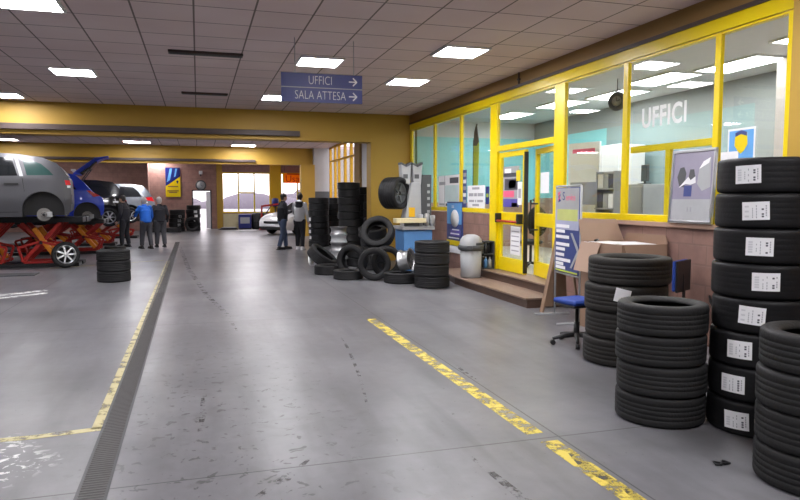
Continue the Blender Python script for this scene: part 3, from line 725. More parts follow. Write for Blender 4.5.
# tyres by the back wall
for (x, y, nn, lab, gp) in ((-1.0, 34.15, 5, '%s tyre of the column under the blue-yellow poster', 'tyres under the poster'),
                        (-.24, 34.62, 6, '%s tyre of the taller column under the wall clock', 'tyres of the taller column under the clock'),
                        (-1.15, 33.35, 1, '%s big tyre lying flat before the back columns', 'flat tyre by the back wall')):
    tt = stack((x, y), nn, .36 if nn < 6 else .34, .21, .21, 'rubber', lab, gp, seg=32, jit=.03)
    for k, o in enumerate(tt):
        if nn > 1 and k in (1, 2, 3): tyre_label(o, .355, R(-70), .16, .12, 0, 0, False)['label'] = 'white paper label'
put('tyre', T3, (-.30, 33.85, .35), facing(R(-85)), 'upright tyre with open hole standing by the back door', 'tyre')
stack((-2.0, 33.6), 5, .33, .23, .21, 'rubber_dim', '%s tyre of the column near the blue-topped person', 'tyres behind the dark jacket', seg=32)

# ------------------------------------------------------------------ CARS
def shape_y(x, z, c):
    L, w, zb, zr = c['L'], c['w'], c['belt'], c['roof']
    if z < zb * .55: f = .93 + .07 * min(1, max(0, (z - .15) / (zb * .55 - .15)))
    elif z < zb: f = 1. - .035 * (z - zb * .55) / (zb * .45)
    else: f = .965 - .235 * min(1.1, (z - zb) / (zr - zb))
    g = 1.
    if x > -.55: g -= .14 * ((x + .55) / .55) ** 2
    if x < -L + .7: g -= .20 * ((-L + .7 - x) / .7) ** 2
    return w / 2 * f * g
def arc(cx, cz, r, n=14): # over the top from the front (−x) to the rear (+x)... given rear→front order
    return [(cx + r * cos(a), cz + r * sin(a)) for a in [R(-18) + (R(216)) * i / n for i in range(n + 1)]]
def car_outline(c):
    return c['top']
def bisect_grid(bm, xs, zs):
    for x in xs: bmesh.ops.bisect_plane(bm, geom=bm.verts[:] + bm.edges[:] + bm.faces[:], plane_co=(x, 0, 0), plane_no=(1, 0, 0))
    for z in zs: bmesh.ops.bisect_plane(bm, geom=bm.verts[:] + bm.edges[:] + bm.faces[:], plane_co=(0, 0, z), plane_no=(0, 0, 1))
def panel(c, poly, name, m, parent, out=.006, thick=.012, side=-1):
    """curved patch lying on the car's flank"""
    b = MB(); A, B = b.prism(poly, 'y', 0, 1)
    zs = [z for z in (c['belt'] * .3, c['belt'] * .55, c['belt'], c['belt'] + .2, c['belt'] + .4)]
    bisect_grid(b.bm, [-.1, -.25, -.4, -.55, -.9], zs)
    for v in b.bm.verts:
        y = shape_y(v.co.x, v.co.z, c) + (out if v.co.y > .5 else out - thick); v.co.y = side * y
    return b.build(name, m, parent)
def make_car(name, label, loc, rz, c, paint):
    t = thing(name, label, 'car', loc, rz)
    ar, af, r = c['rear_axle'], c['front_axle'], c['arch']
    zs = c['sill']; T = c['top']
    ir = max(k for k, p in enumerate(T) if p[0] == max(q[0] for q in T)); i0 = min(k for k, p in enumerate(T) if p[0] == T[ir][0])
    jf = min(range(len(T)), key=lambda k: T[k][0])
    upper = T[ir:jf + 1]; low_r = T[:i0 + 1][::-1]; low_f = T[jf:]
    def interp(P, x):                                   # P runs with falling x
        for (xa, za), (xb, zb) in zip(P, P[1:]):
            if xb <= x <= xa: return za + (zb - za) * ((xa - x) / (xa - xb) if xa > xb else 0)
        return P[0][1] if x > P[0][0] else P[-1][1]
    def low(x):
        z = interp(low_r, x) if x >= low_r[-1][0] else (interp(low_f[::-1], x) if x <= low_f[-1][0] else zs)
        z = max(z, zs) if low_r[-1][0] > x > low_f[-1][0] else z; inside = False
        for ax in (ar, af):
            d = abs(x - ax[0])
            if d < r - 1e-6: z = max(z, ax[1] + sqrt(r * r - d * d)); inside = True
        return z, inside
    xs = {p[0] for p in T} | {-.1 * k for k in range(int(c['L'] * 10) + 1)}
    for ax in (ar, af): xs |= {ax[0] + (r - .0005) * cos(R(a)) for a in range(0, 181, 9)} | {ax[0] + r + .0015, ax[0] - r - .0015}
    xs = sorted((x for x in xs if T[jf][0] <= x <= T[ir][0]), reverse=True)
    xs = [x for k, x in enumerate(xs) if k == 0 or xs[k - 1] - x > .0008]
    b = MB(); bw = b.bm.edges.layers.float.new('bevel_weight_edge'); K = 16; G = {}
    for n_, x in enumerate(xs):
        zl, _ = low(x); zu = max(interp(upper, x), zl + .02)
        for k in range(K + 1):
            z = zl + (zu - zl) * k / K; y = shape_y(x, z, c)
            for sd in (-1, 1): G[n_, k, sd] = b.bm.verts.new((x, sd * y, z))
    for n_ in range(len(xs) - 1):
        for k in range(K):
            for sd in (-1, 1): b.bm.faces.new((G[n_, k, sd], G[n_ + 1, k, sd], G[n_ + 1, k + 1, sd], G[n_, k + 1, sd])).smooth = True
        b.bm.faces.new((G[n_, K, -1], G[n_ + 1, K, -1], G[n_ + 1, K, 1], G[n_, K, 1])).smooth = True
        f = b.bm.faces.new((G[n_, 0, -1], G[n_ + 1, 0, -1], G[n_ + 1, 0, 1], G[n_, 0, 1])); f.material_index = 1
        for sd in (-1, 1):
            e = b.bm.edges.get((G[n_, K, sd], G[n_ + 1, K, sd])); e[bw] = 1.
            e = b.bm.edges.get((G[n_, 0, sd], G[n_ + 1, 0, sd])); e.smooth = False
    for n_ in (0, len(xs) - 1):
        for k in range(K): b.bm.faces.new((G[n_, k, -1], G[n_, k, 1], G[n_, k + 1, 1], G[n_, k + 1, -1])).smooth = True
    body = b.build('body', [paint, 'black'], t); bv = body.modifiers.new('bevel', 'BEVEL'); bv.width = .04; bv.segments = 3; bv.limit_method = 'WEIGHT'
    for ax in (ar, af): bx('wheel_well', 'black', t, ax[0] - r * 1.02, ax[0] + r * 1.02, -c['w'] * .33, c['w'] * .33, zs + .02, ax[1] + r * 1.0)
    for side in (-1, 1):
        for poly, m in c['side_glass']: panel(c, poly, 'side_window', m, t, .005, .02, side)
        for poly in c.get('tails', []): panel(c, poly, 'tail_light', 'lens_red', t, .008, .03, side)
        for poly in c.get('tail_clear', []): panel(c, poly, 'lamp_lens', 'lens_clear', t, .010, .03, side)
        for poly in c.get('handles', []): panel(c, poly, 'door_handle', 'black', t, .028, .04, side)
        for poly in c.get('seams', []): panel(c, poly, 'door_seam', 'black', t, .002, .006, side)
        for poly in c.get('pillars', []): panel(c, poly, 'window_trim', 'grey', t, .010, .03, side)
    for kind, pts in c.get('cross', []):   # window that spans the width: between two outline points
        (x0, z0), (x1, z1) = pts; k = MB(); d = Vector((x1 - x0, 0, z1 - z0)); nrm = Vector((d.z, 0, -d.x)).normalized()
        if kind == 'windscreen': nrm = -nrm
        vs = []
        for (x, z) in ((x0, z0), (x1, z1)):
            y = shape_y(x, z, c) - .09
            for o in (.008, -.02):
                for s_ in (-1, 1): vs.append(k.bm.verts.new((x + nrm.x * o, s_ * y, z + nrm.z * o)))
        for f in ((0, 1, 5, 4), (2, 6, 7, 3), (0, 4, 6, 2), (1, 3, 7, 5), (0, 2, 3, 1), (4, 5, 7, 6)): k.bm.faces.new([vs[i] for i in f])
        k.build(kind, 'car_glass', t)
    # running gear
    for ax, kind in ((ar, c['rear_kind']), (af, c['front_kind'])):
        for side in (-1, 1):
            y = side * (c['w'] / 2 - .13); zz = c['hub_z'] if kind == 'disc' else c['wheel_z']
            rot = (R(90), 0, 0) if side < 0 else (R(-90), 0, 0)
            if kind == 'disc':
                k = MB(); k.lathe([(.001, -.03), (.145, -.03), (.145, -.005), (.075, -.005), (.07, .05), (.03, .055), (.001, .055)], 32, smooth=False)
                o = k.build('brake_disc', 'disc_iron', t, loc=(ax[0], y, zz), rot=rot)
                h = MB(); h.lathe([(.001, .05), (.032, .05), (.03, .075), (.001, .078)], 16)
                for q in range(5): a = 2 * pi * q / 5; h.tube([(.052 * cos(a), .052 * sin(a), .05), (.052 * cos(a), .052 * sin(a), .068)], .008, 8)
                h.build('hub', 'dark_metal', o)
                k = MB(); k.prism([(.05, -.06), (.165, -.06), (.165, .06), (.05, .06)], 'z', -.05, .03); k.build('brake_caliper', 'grey', t, .01, loc=(ax[0], y, zz), rot=rot)
            else:
                o = bpy.data.objects.new('tyre', WHEEL_T); link(o, t); o.location = (ax[0], y, zz); o.rotation_euler = rot
                o2 = bpy.data.objects.new('rim', WHEEL_R); link(o2, o)
    return t
WHEEL_T = tyre_mesh('wheel_tyre', .315, .20, .20, 'rubber', 40)
b = MB(); b.lathe([(.21, .085), (.215, .09), (.20, .07), (.185, .0), (.18, 0), (.19, .075)], 40, closed=True)
for k in range(7):
    a = 2 * pi * k / 7; b.bar((.03 * cos(a), .03 * sin(a), .075), (.195 * cos(a), .195 * sin(a), .07), .034, .025)
b.lathe([(.001, .05), (.055, .05), (.05, .092), (.001, .095)], 20); b.lathe([(.001, .0), (.19, .0), (.19, .01), (.001, .01)], 30, mi=1)
WHEEL_R = b.mesh('wheel_rim'); WHEEL_R.materials.append(M['alu']); WHEEL_R.materials.append(M['black'])

estate = dict(L=4.7, w=1.86, belt=1.075, roof=1.64, sill=.225, arch=.415, rear_axle=(-.56, .37), front_axle=(-3.40, .37), hub_z=.27, wheel_z=.3, rear_kind='disc', front_kind='disc',
    top=[(-.12, .27), (-.02, .34), (0, .50), (0, .72), (-.01, .90), (-.02, 1.05), (-.13, 1.25), (-.28, 1.42), (-.55, 1.54), (-1.0, 1.61), (-1.6, 1.64), (-2.2, 1.635), (-2.6, 1.56), (-3.15, 1.24), (-3.40, 1.09), (-4.0, 1.0), (-4.5, .86), (-4.68, .66), (-4.7, .42), (-4.55, .24)],
    side_glass=[([(-.34, 1.15), (-.42, 1.25), (-.58, 1.40), (-.80, 1.485), (-.95, 1.50), (-.86, 1.14)], 'tint_glass'), ([(-1.04, 1.13), (-1.15, 1.52), (-1.7, 1.56), (-2.05, 1.56), (-2.05, 1.11)], 'car_glass'), ([(-2.13, 1.11), (-2.13, 1.55), (-2.5, 1.50), (-3.05, 1.16), (-3.05, 1.11)], 'car_glass')],
    pillars=[[(-.93, 1.12), (-1.0, 1.12), (-1.10, 1.51), (-1.03, 1.51)]],
    tails=[[(-.0, .93), (-.02, 1.04), (-.12, 1.04), (-.10, .93)]], tail_clear=[[(-.01, .87), (-.01, .925), (-.08, .925), (-.07, .87)]],
    handles=[[(-1.02, .93), (-1.02, .965), (-1.30, .965), (-1.30, .93)], [(-2.2, .92), (-2.2, .955), (-2.45, .955), (-2.45, .92)]],
    seams=[[(-.91, .78), (-.92, .78), (-.96, 1.1), (-.945, 1.1)], [(-2.09, .24), (-2.1, .24), (-2.1, 1.1), (-2.09, 1.1)], [(-1.05, .34), (-1.05, .325), (-2.95, .305), (-2.95, .32)]],
    cross=[('rear_window', ((-.05, 1.10), (-.27, 1.40))), ('windscreen', ((-2.62, 1.54), (-3.36, 1.11)))])
LZ = .98
make_car('estate_car', 'dark grey estate car raised on a red scissor lift with its rear wheel removed', (-2.85, 17.43, LZ), R(7), estate, 'gray_car')
hatch = dict(L=3.7, w=1.68, belt=1.0, roof=1.52, sill=.2, arch=.345, rear_axle=(-.44, .33), front_axle=(-2.95, .33), hub_z=.27, wheel_z=.3, rear_kind='disc', front_kind='wheel',
    top=[(-.15, .25), (-.02, .34), (0, .5), (0, .66), (-.05, .80), (-.30, .98), (-.50, 1.22), (-.72, 1.45), (-1.2, 1.51), (-1.7, 1.52), (-2.0, 1.46), (-2.5, 1.10), (-2.75, .98), (-3.3, .88), (-3.6, .72), (-3.7, .5), (-3.66, .3), (-3.5, .22)],
    side_glass=[([(-.70, 1.03), (-.80, 1.20), (-1.0, 1.36), (-1.25, 1.38), (-1.25, 1.03)], 'car_glass'), ([(-1.33, 1.03), (-1.33, 1.40), (-1.9, 1.38), (-2.3, 1.1), (-2.3, 1.03)], 'car_glass')],
    tails=[[(-.10, .85), (-.34, 1.0), (-.44, 1.0), (-.26, .82)]], cross=[('windscreen', ((-2.04, 1.43), (-2.48, 1.11)))],
    handles=[[(-1.4, .84), (-1.4, .87), (-1.6, .87), (-1.6, .84)]], seams=[[(-1.29, .3), (-1.3, .3), (-1.3, 1.0), (-1.29, 1.0)]])
blue_c = make_car('hatchback_car', 'bright blue hatchback on a lift with its tailgate raised', (-2.66, 21.35, .83), R(7), hatch, 'blue_car')
gt = MB(); gt.prism([(-.78, 1.47), (-.70, 1.55), (-.2, 1.93), (.12, 1.985), (.18, 1.97), (.05, 1.93), (-.10, 1.86), (-.32, 1.64), (-.60, 1.45)], 'y', -.68, .68)
tg = gt.build('tailgate', 'blue_car', blue_c, .02)
b = MB(); b.prism([(-.56, 1.46), (-.32, 1.625), (-.14, 1.81), (-.18, 1.83), (-.36, 1.66), (-.6, 1.49)], 'y', -.69, .69); b.build('tailgate_glass', 'car_glass', tg)
for s_ in (-1, 1):
    b = MB(); b.tube([(-.55, s_ * .6, 1.30), (-.28, s_ * .62, 1.68)], .014, 8); b.build('gas_strut', 'dark_metal', blue_c)
    b = MB(); b.box(-.82, -.70, min(s_ * .3, s_ * .66), max(s_ * .3, s_ * .66), 1.55, 1.60); b.build('spoiler_lamp', 'lens_clear', tg)
suv = dict(L=4.4, w=1.82, belt=1.0, roof=1.56, sill=.25, arch=.38, rear_axle=(-.58, .36), front_axle=(-3.4, .36), hub_z=.32, wheel_z=.32, rear_kind='wheel', front_kind='wheel',
    top=[(-.2, .3), (-.03, .38), (0, .55), (-.02, .85), (-.08, 1.0), (-.24, 1.28), (-.44, 1.49), (-.9, 1.55), (-1.6, 1.56), (-2.2, 1.53), (-2.9, 1.08), (-3.1, 1.0), (-3.9, .95), (-4.3, .78), (-4.4, .55), (-4.36, .34), (-4.2, .27)],
    side_glass=[([(-.5, 1.05), (-.62, 1.25), (-.8, 1.42), (-1.3, 1.45), (-1.3, 1.04)], 'car_glass'), ([(-1.38, 1.04), (-1.38, 1.45), (-2.2, 1.42), (-2.7, 1.08), (-2.7, 1.04)], 'car_glass')],
    tails=[[(-.03, .86), (-.09, 1.0), (-.24, 1.0), (-.2, .86)]], handles=[[(-1.5, .86), (-1.5, .89), (-1.75, .89), (-1.75, .86)]], tail_clear=[[(-.28, .80), (-.28, .86), (-.44, .86), (-.44, .80)]],
    cross=[('rear_window', ((-.11, 1.06), (-.42, 1.46))), ('windscreen', ((-2.22, 1.51), (-2.86, 1.1)))])
make_car('suv_car', 'black car with a silver alloy wheel raised between the blue and the silver car', (-2.36, 24.9, .66), R(6), suv, 'black_car')
sil = dict(suv); sil.update(rear_axle=(-.92, .36), rear_kind='wheel', tails=[[(-.03, .86), (-.11, 1.04), (-.36, 1.02), (-.28, .9)]], pillars=[[(-.40, 1.06), (-.54, 1.27), (-.74, 1.45), (-1.3, 1.49), (-1.3, 1.455), (-.78, 1.43), (-.6, 1.25), (-.46, 1.06)]])
make_car('silver_car', 'silver-grey car on the farthest lift with a red tail light', (-1.72, 29.2, .62), R(5), sil, 'silver_car')
sed = dict(L=4.5, w=1.8, belt=.95, roof=1.44, sill=.2, arch=.36, rear_axle=(-.95, .33), front_axle=(-3.62, .33), hub_z=.3, wheel_z=.315, rear_kind='wheel', front_kind='wheel',
    top=[(-.2, .26), (-.02, .36), (0, .6), (-.05, .9), (-.15, 1.0), (-.8, 1.06), (-1.4, 1.40), (-1.9, 1.44), (-2.4, 1.40), (-3.0, 1.05), (-3.2, .97), (-3.9, .86), (-4.3, .72), (-4.46, .58), (-4.5, .36), (-4.42, .2)],
    side_glass=[([(-1.1, 1.0), (-1.5, 1.33), (-2.0, 1.36), (-2.0, .99)], 'car_glass'), ([(-2.08, .99), (-2.08, 1.36), (-2.4, 1.32), (-2.85, 1.02), (-2.85, .99)], 'car_glass')],
    handles=[[(-1.3, .82), (-1.3, .85), (-1.5, .85), (-1.5, .82)]], cross=[('rear_window', ((-.82, 1.08), (-1.38, 1.37))), ('windscreen', ((-2.42, 1.385), (-2.98, 1.06)))],
    tail_clear=[[(-4.1, .58), (-4.1, .72), (-4.38, .66), (-4.44, .54)]])
wc = make_car('sedan_car', 'white sedan parked behind the two standing people', (2.50 + 4.5 * .755 + .55, 28.9 + 4.5 * .656 + .75, 0), R(41), sed, 'white_car')
b = MB(); b.box(-4.53, -4.44, -.42, .42, .50, .60); b.build('grille', 'black', wc, .01); b = MB(); b.box(-4.54, -4.40, -.55, .55, .24, .36); b.build('lower_intake', 'black', wc, .01)
for s_ in (-1, 1):
    b = MB(); b.prism([(-4.5, .52), (-4.34, .52), (-4.28, .70), (-4.40, .66)], 'y', min(s_ * .45, s_ * .70), max(s_ * .45, s_ * .70)); b.build('headlight', 'lens_clear', wc, .02)
bx('number_plate', 'paper', wc, -4.55, -4.53, -.26, .26, .39, .48)

# ------------------------------------------------------------------ SCISSOR LIFTS
def lift(label, y0, top, centers, half=.42, base_w=.42, gap=.2, x0=-6.6, x1=-2.75):
    """double-lane scissor lift: lanes along X at y0 and y0+gap+base_w, with pairs of crossed arms at the given centres"""
    t = thing('scissor_lift', label, 'vehicle lift', (x1, y0, 0))
    for lane in (0, 1):
        oy = lane * (gap + base_w)
        bx('base_plate', 'black', t, x0 - x1, 0, oy, oy + base_w, 0, .08)
        bx('platform', 'black', t, x0 - x1 - .1, .12, oy - .02, oy + base_w + .02, top - .12, top, .01)
        zb, zt = .12, top - .13; zm = (zb + zt) / 2
        for cx_ in centers:
            c = cx_ - x1; yb = oy + .07; yf = oy + base_w - .07
            for (xa, xb, yy) in ((c - half, c + half, yb), (c + half, c - half, yb + .07), (c - half, c + half, yf)):
                b = MB(); b.bar((xa, yy, zb), (xb, yy, zt), .045, .085); b.build('scissor_arm', 'red', t, .01)
            b = MB(); b.tube([(c, oy, zm), (c, oy + base_w, zm)], .04, 12); b.build('pivot', 'dark_metal', t)
            b = MB(); b.bar((c - half * .35, oy + base_w * .2, zt - .12), (c + half * .75, oy + base_w * .2, zb + .06), .10, .11); b.build('hydraulic_cylinder', 'orange', t, .02)
            b = MB(); P = [(c - half * .9, zb), (c - half * 1.15, zb + (zm - zb) * .75), (c, zm + .02), (c + half * 1.15, zb + (zm - zb) * .75), (c + half * .9, zb)]
            for (p, q) in zip(P, P[1:]): b.bar((p[0], oy + .02, p[1]), (q[0], oy + .02, q[1]), .04, .055)
            b.bar((P[0][0], oy + .02, zb), (P[-1][0], oy + .02, zb), .04, .06); b.build('guard_frame', 'red', t, .006)
    return t
lift('red scissor lift under the grey estate car', 17.3, 1.17, (-3.55, -4.75), .42)
lift('red scissor lift under the blue hatchback', 21.0, 1.0, (-3.2, -4.5), .40)
lift('red scissor lift under the black car', 24.5, .84, (-3.25, -4.6), .4, gap=.1)
lift('red scissor lift under the silver car', 28.8, .80, (-3.0, -4.4), .4, gap=.1, x1=-2.4)
# loose wheel leaning at the lift
lw = thing('loose_wheel', 'removed wheel with silver rim leaning against the red lift under the grey car', 'wheel', (-2.98, 17.0, .302), rot=facing(R(-72), .18))
o = bpy.data.objects.new('tyre', tyre_mesh('tyre', .30, .20, .20, 'rubber', 40)); link(o, lw)
o2 = bpy.data.objects.new('rim', WHEEL_R); link(o2, lw)
put('tyre', T2, (-2.42, 21.55, .091), (0, 0, 0), 'dark tyre lying on the floor past the red lift of the blue car', 'tyre')
bx('floor_pad', 'dgrey', None, -4.3, -3.3, 15.4, 15.9, .0, .02); tag(bpy.data.objects['floor_pad'], 'dark rubber pad lying on the floor before the first red lift', 'mat')

# ------------------------------------------------------------------ PEOPLE
def person(label, loc, rz, P, cl):
    """P: joints in metres, local +y is the way the person faces, +x their right; cl: garment materials"""
    t = thing('person', label, 'person', loc, rz)
    b = MB(); H = P['head']; nk = P['neck']; ch = P['chest']; hp = P['hip']
    def limb(pts, rs, mb=b, seg=12): mb.tube(pts, rs, seg)
    b.ball(H, (.077, .098, .115), 20, 14); b.ball((H[0], H[1] + .04, H[2] - .062), (.054, .052, .05)); b.ball((H[0], H[1] + .098, H[2] - .018), (.012, .016, .022), 10, 8)
    for s_ in (-1, 1): b.ball((H[0] + s_ * .078, H[1], H[2] - .01), (.012, .022, .034), 10, 8)
    limb([ch, nk, (H[0], H[1] - .01, H[2] - .05)], [.10, .058, .056])
    b.ball(ch, (.17, .105, .14)); b.ball((hp[0], hp[1], hp[2]), (.155, .11, .13)); limb([hp, ch], [.14, .15])
    for s in ('l', 'r'):
        a = P['arm_' + s]; limb(a[:4], [.062, .05, .04, .028]); sx = -1 if s == 'l' else 1
        wr, el = Vector(a[3]), Vector(a[2]); d = (wr - el).normalized(); side = Vector((0, 1, 0)) if abs(d.y) < .8 else Vector((0, 0, 1)); side = (side - d * side.dot(d)).normalized(); curl = d.cross(side).normalized() * -sx
        pm = wr + d * .05; limb([wr, wr + d * .045, wr + d * .085], [.028, .036, .034])
        for k, ln in enumerate((.068, .078, .074, .058)):
            o = wr + d * .082 + side * (.027 - .018 * k); limb([o, o + d * ln * .5 + curl * .006, o + d * ln * .85 + curl * .028], [.0105, .0098, .0085], seg=8)
        o = wr + d * .035 + side * .03; limb([o, o + side * .03 + d * .03, o + side * .035 + d * .062], [.013, .012, .010], seg=8)
        l = P['leg_' + s]; limb(l, [.095, .062, .045, .04][:len(l)])
    body = baked(b.build('body', 'skin', t), .0075, 2)
    for s_ in (-1, 1):
        e = MB(); e.ball((H[0] + s_ * .031, H[1] + .086, H[2] + .008), (.012, .009, .008), 10, 8); e.build('eye', 'ink', body)
    mo = MB(); mo.ball((H[0], H[1] + .091, H[2] - .062), (.022, .006, .006), 12, 8); mo.build('mouth', 'lip', body)
    hr = MB(); hr.ball((H[0], H[1] - .012, H[2] + .028), (.088, .104, .108), 20, 14)
    hr.ball((H[0], H[1] - .045, H[2] - .03), (.075, .06, .075), 16, 10)
    hair = baked(hr.build('hair', cl['hair'], t), .009, 2)
    tp = MB(); j = .022
    tp.ball(ch, (.19, .128, .16)); tp.ball((ch[0], ch[1], ch[2] + .10), (.15, .09, .07)); tp.ball((hp[0], hp[1], hp[2] + .02), (.185, .14, .14)); tp.tube([(hp[0], hp[1], hp[2] - .06), ch], [.165, .175], 20)
    tp.tube([(nk[0], nk[1] - .01, nk[2] - .05), (nk[0], nk[1], nk[2] + .03)], [.085, .07], 14)
    for s in ('l', 'r'): tp.tube(P['arm_' + s][:4], [.072, .064, .053, .042], 12); tp.ball(P['arm_' + s][0], .07)
    if cl.get('hood'): tp.ball((nk[0], nk[1] - .08, nk[2] - .0), (.12, .075, .07))
    baked(tp.build(cl['top_name'], cl['top'], t), .013, 4)
    if cl.get('vest'):
        v = MB(); v.ball((ch[0], ch[1] - .0, ch[2] + .05), (.15, .150, .16)); v.ball((nk[0], nk[1] - .06, nk[2] - .02), (.13, .10, .09)); baked(v.build('scarf', cl['vest'], t), .013, 3)
    tr = MB(); tr.ball((hp[0], hp[1], hp[2] - .02), (.17, .125, .13))
    for s in ('l', 'r'):
        l = P['leg_' + s]; tr.tube([l[0], l[1], (Vector(l[2]) + Vector((0, 0, .02)))], [.112, .082, .066], 14); tr.ball(l[0], .112)
    baked(tr.build('trousers', cl['bottom'], t), .013, 4)
    for s in ('l', 'r'):
        f = P['leg_' + s][-1]; an = Vector(P.get('toe_' + s, (0, 1, 0))); sh = MB()
        a0 = Vector((f[0], f[1], .045)); sh.tube([a0 - an * .06, a0, a0 + an * .10, a0 + an * .19], [.042, .05, .046, .036], 12); sh.tube([(f[0], f[1], f[2] + .03), (f[0], f[1], .05)], [.048, .05], 12)
        sh.box(f[0] - .045, f[0] + .045, f[1] - .09, f[1] + .2, .002, .03)
        baked(sh.build('shoe', cl['shoe'], t), .011, 2)
    return t
def pose(h=1.75, stride=.10, arms='down', lean=0.):
    k = h / 1.75; P = {}
    P['hip'] = (0, 0, .95 * k); P['chest'] = (0, .02 + lean, 1.30 * k); P['neck'] = (0, .03 + lean * 1.3, 1.49 * k); P['head'] = (0, .06 + lean * 1.5, 1.635 * k)
    P['leg_l'] = [(-.09, 0, .90 * k), (-.10, stride * .6 + .02, .50 * k), (-.11, stride, .09)]; P['leg_r'] = [(.09, 0, .90 * k), (.10, -stride * .4 + .03, .50 * k), (.11, -stride, .09)]
    sh = 1.42 * k
    for s, sx in (('l', -1), ('r', 1)):
        P['arm_' + s] = [(sx * .165, .02 + lean, sh), (sx * .21, .0 + lean, sh - .14 * k), (sx * .25, -.02 + lean, sh - .30 * k), (sx * .245, .10 + lean, sh - .54 * k)]
    return P
p1 = pose(1.76, .16)
p1['arm_r'] = [(.165, .02, 1.43), (.21, .03, 1.29), (.23, .05, 1.14), (.12, .27, 1.20)]
person('person in dark jacket and blue jeans talking beside the white sedan', (2.52, 21.05, 0), R(-75), p1, dict(hair='hair', top='navy', top_name='jacket', bottom='jeans', shoe='black'))
p2 = pose(1.76, .09)
p2['arm_l'] = [(-.165, .02, 1.43), (-.21, .05, 1.29), (-.22, .08, 1.14), (-.10, .28, 1.22)]
person('person in pale grey hoodie, black trousers and white shoes', (3.02, 20.75, 0), R(-30), p2, dict(hair='hair', top='hoodie', top_name='hoodie', bottom='navy', shoe='white', hood=True, vest='navy'))
p3 = pose(1.63, .10, lean=.06)
p3['arm_l'] = [(-.165, .07, 1.32), (-.23, .12, 1.20), (-.25, .20, 1.06), (-.20, .38, 1.04)]; p3['arm_r'] = [(.165, .07, 1.32), (.22, .10, 1.18), (.25, .12, 1.04), (.22, .22, .84)]
person('person in bright blue top and grey trousers facing the raised cars', (-1.60, 22.6, 0), R(28), p3, dict(hair='hair_grey', top='royal', top_name='shirt', bottom='trousers', shoe='black'))
p4 = pose(1.64, .06, lean=.04)
person('person in black jacket and grey trousers standing beside the blue top', (-1.20, 23.15, 0), R(15), p4, dict(hair='hair_grey', top='navy', top_name='jacket', bottom='trousers', shoe='black'))
p5 = pose(1.70, .05)
person('person in dark clothes close to the black raised car', (-2.33, 23.6, 0), R(60), p5, dict(hair='hair', top='navy', top_name='jacket', bottom='navy', shoe='black'))

# ------------------------------------------------------------------ THINGS BY THE OFFICE FRONT
# waste bin
wb = thing('waste_bin', 'grey domed waste bin standing on the step beside the office door', 'bin', (4.82, 11.36, .151), R(62))
b = MB(); b.lathe([(.001, 0), (.165, 0), (.185, .03), (.20, .52), (.19, .52), (.175, .04), (.001, .03)], 40); b.build('bin_body', 'lgrey', wb)
b = MB(); b.lathe([(.195, .50), (.235, .52), (.245, .56), (.235, .60), (.20, .60)], 40); b.box(-.27, -.22, -.05, .05, .54, .60); b.box(.22, .27, -.05, .05, .54, .60); b.build('rim_band', 'dgrey', wb)
b = MB(); b.lathe([(.215, .60), (.212, .64), (.195, .71), (.15, .765), (.08, .795), (.001, .80)], 40); b.build('dome_lid', 'lgrey', wb)
b = MB(); b.lathe([(.2165, .605), (.2165, .655), (.209, .655), (.209, .605)], 16, closed=True, a0=R(-150), a1=R(-80)); b.build('flap', 'dgrey', wb)
# banner on the low wall
bn = thing('poster_board', 'narrow blue poster board fixed on the low wall beside the waste bin', 'poster', (W - .03, 13.35, .44))
bx('board', 'brochure_blue', bn, 0, .028, -.44, .44, 0, 1.1, .004)
def wpatch(parent, name, m, y0, y1, z0, z1, x=-.002, th=.003): return bx(name, m, parent, x - th, x, min(y0, y1), max(y0, y1), z0, z1)
wpatch(bn, 'sky_print', 'sky_blue', -.42, .42, .62, 1.07)
b = MB(); b.lathe([(.001, -.003), (.19, -.003), (.19, .0), (.001, .0)], 30, mi=0); b.xform(Matrix.Translation((-.008, -.05, .74)) @ Matrix.Rotation(R(90), 4, 'Y') @ Matrix.Diagonal((1, 1.25, 1, 1))); b.build('white_disc_print', 'paper', bn)
wpatch(bn, 'violet_print', 'violet', -.36, .20, .36, .50); wpatch(bn, 'yellow_print', 'yellow', -.44, .44, .16, .27, -.001); wpatch(bn, 'white_print', 'paper', -.44, .44, .0, .15, -.001)
for k in range(3): wpatch(bn, 'white_line', 'paper', -.30, .30 - .1 * k, .31 + .09 * k, .335 + .09 * k, -.006)
for k in range(2): wpatch(bn, 'white_star', 'paper', .0, .14, .97 + .03 * k, .985 + .03 * k, -.006)
# notices and pictures on the glass
def flat(name, label, cat, y0, y1, z0, z1, m='paper', x=W + .014, th=.003, group=None):
    t = thing(name, label, cat, (x, (y0 + y1) / 2, z0), group=group)
    hw = abs(y1 - y0) / 2; bx('sheet', m, t, -th, 0, -hw, hw, 0, z1 - z0); t['hw'] = hw; t['hh'] = z1 - z0; t['th'] = th; return t
def marks(t, rows):
    for (a, c, z0, z1, m) in rows:  # a..c as fractions from the far (left as seen) edge
        hw, hh, th = t['hw'], t['hh'], t['th']; wpatch(t, 'print', m, hw - 2 * hw * a, hw - 2 * hw * c, z0 * hh, z1 * hh, -th, .0015)
t = flat('window_notice', 'white notice with lines of lettering taped inside the far window', 'notice', 11.86, 12.72, 1.42, 1.87)
marks(t, [(.28, .70, .82, .92, 'grey_ink'), (.08, .36, .52, .66, 'grey_ink'), (.40, .56, .52, .66, 'grey_ink'), (.60, .92, .52, .66, 'grey_ink'), (.1, .4, .26, .36, 'grey_ink'), (.46, .52, .26, .36, 'grey_ink'), (.58, .9, .26, .36, 'grey_ink'), (.3, .68, .08, .18, 'grey_ink')])
t = flat('window_poster', 'pale poster with dark pictures behind the second far window pane', 'poster', 13.16, 14.45, 1.43, 2.12)
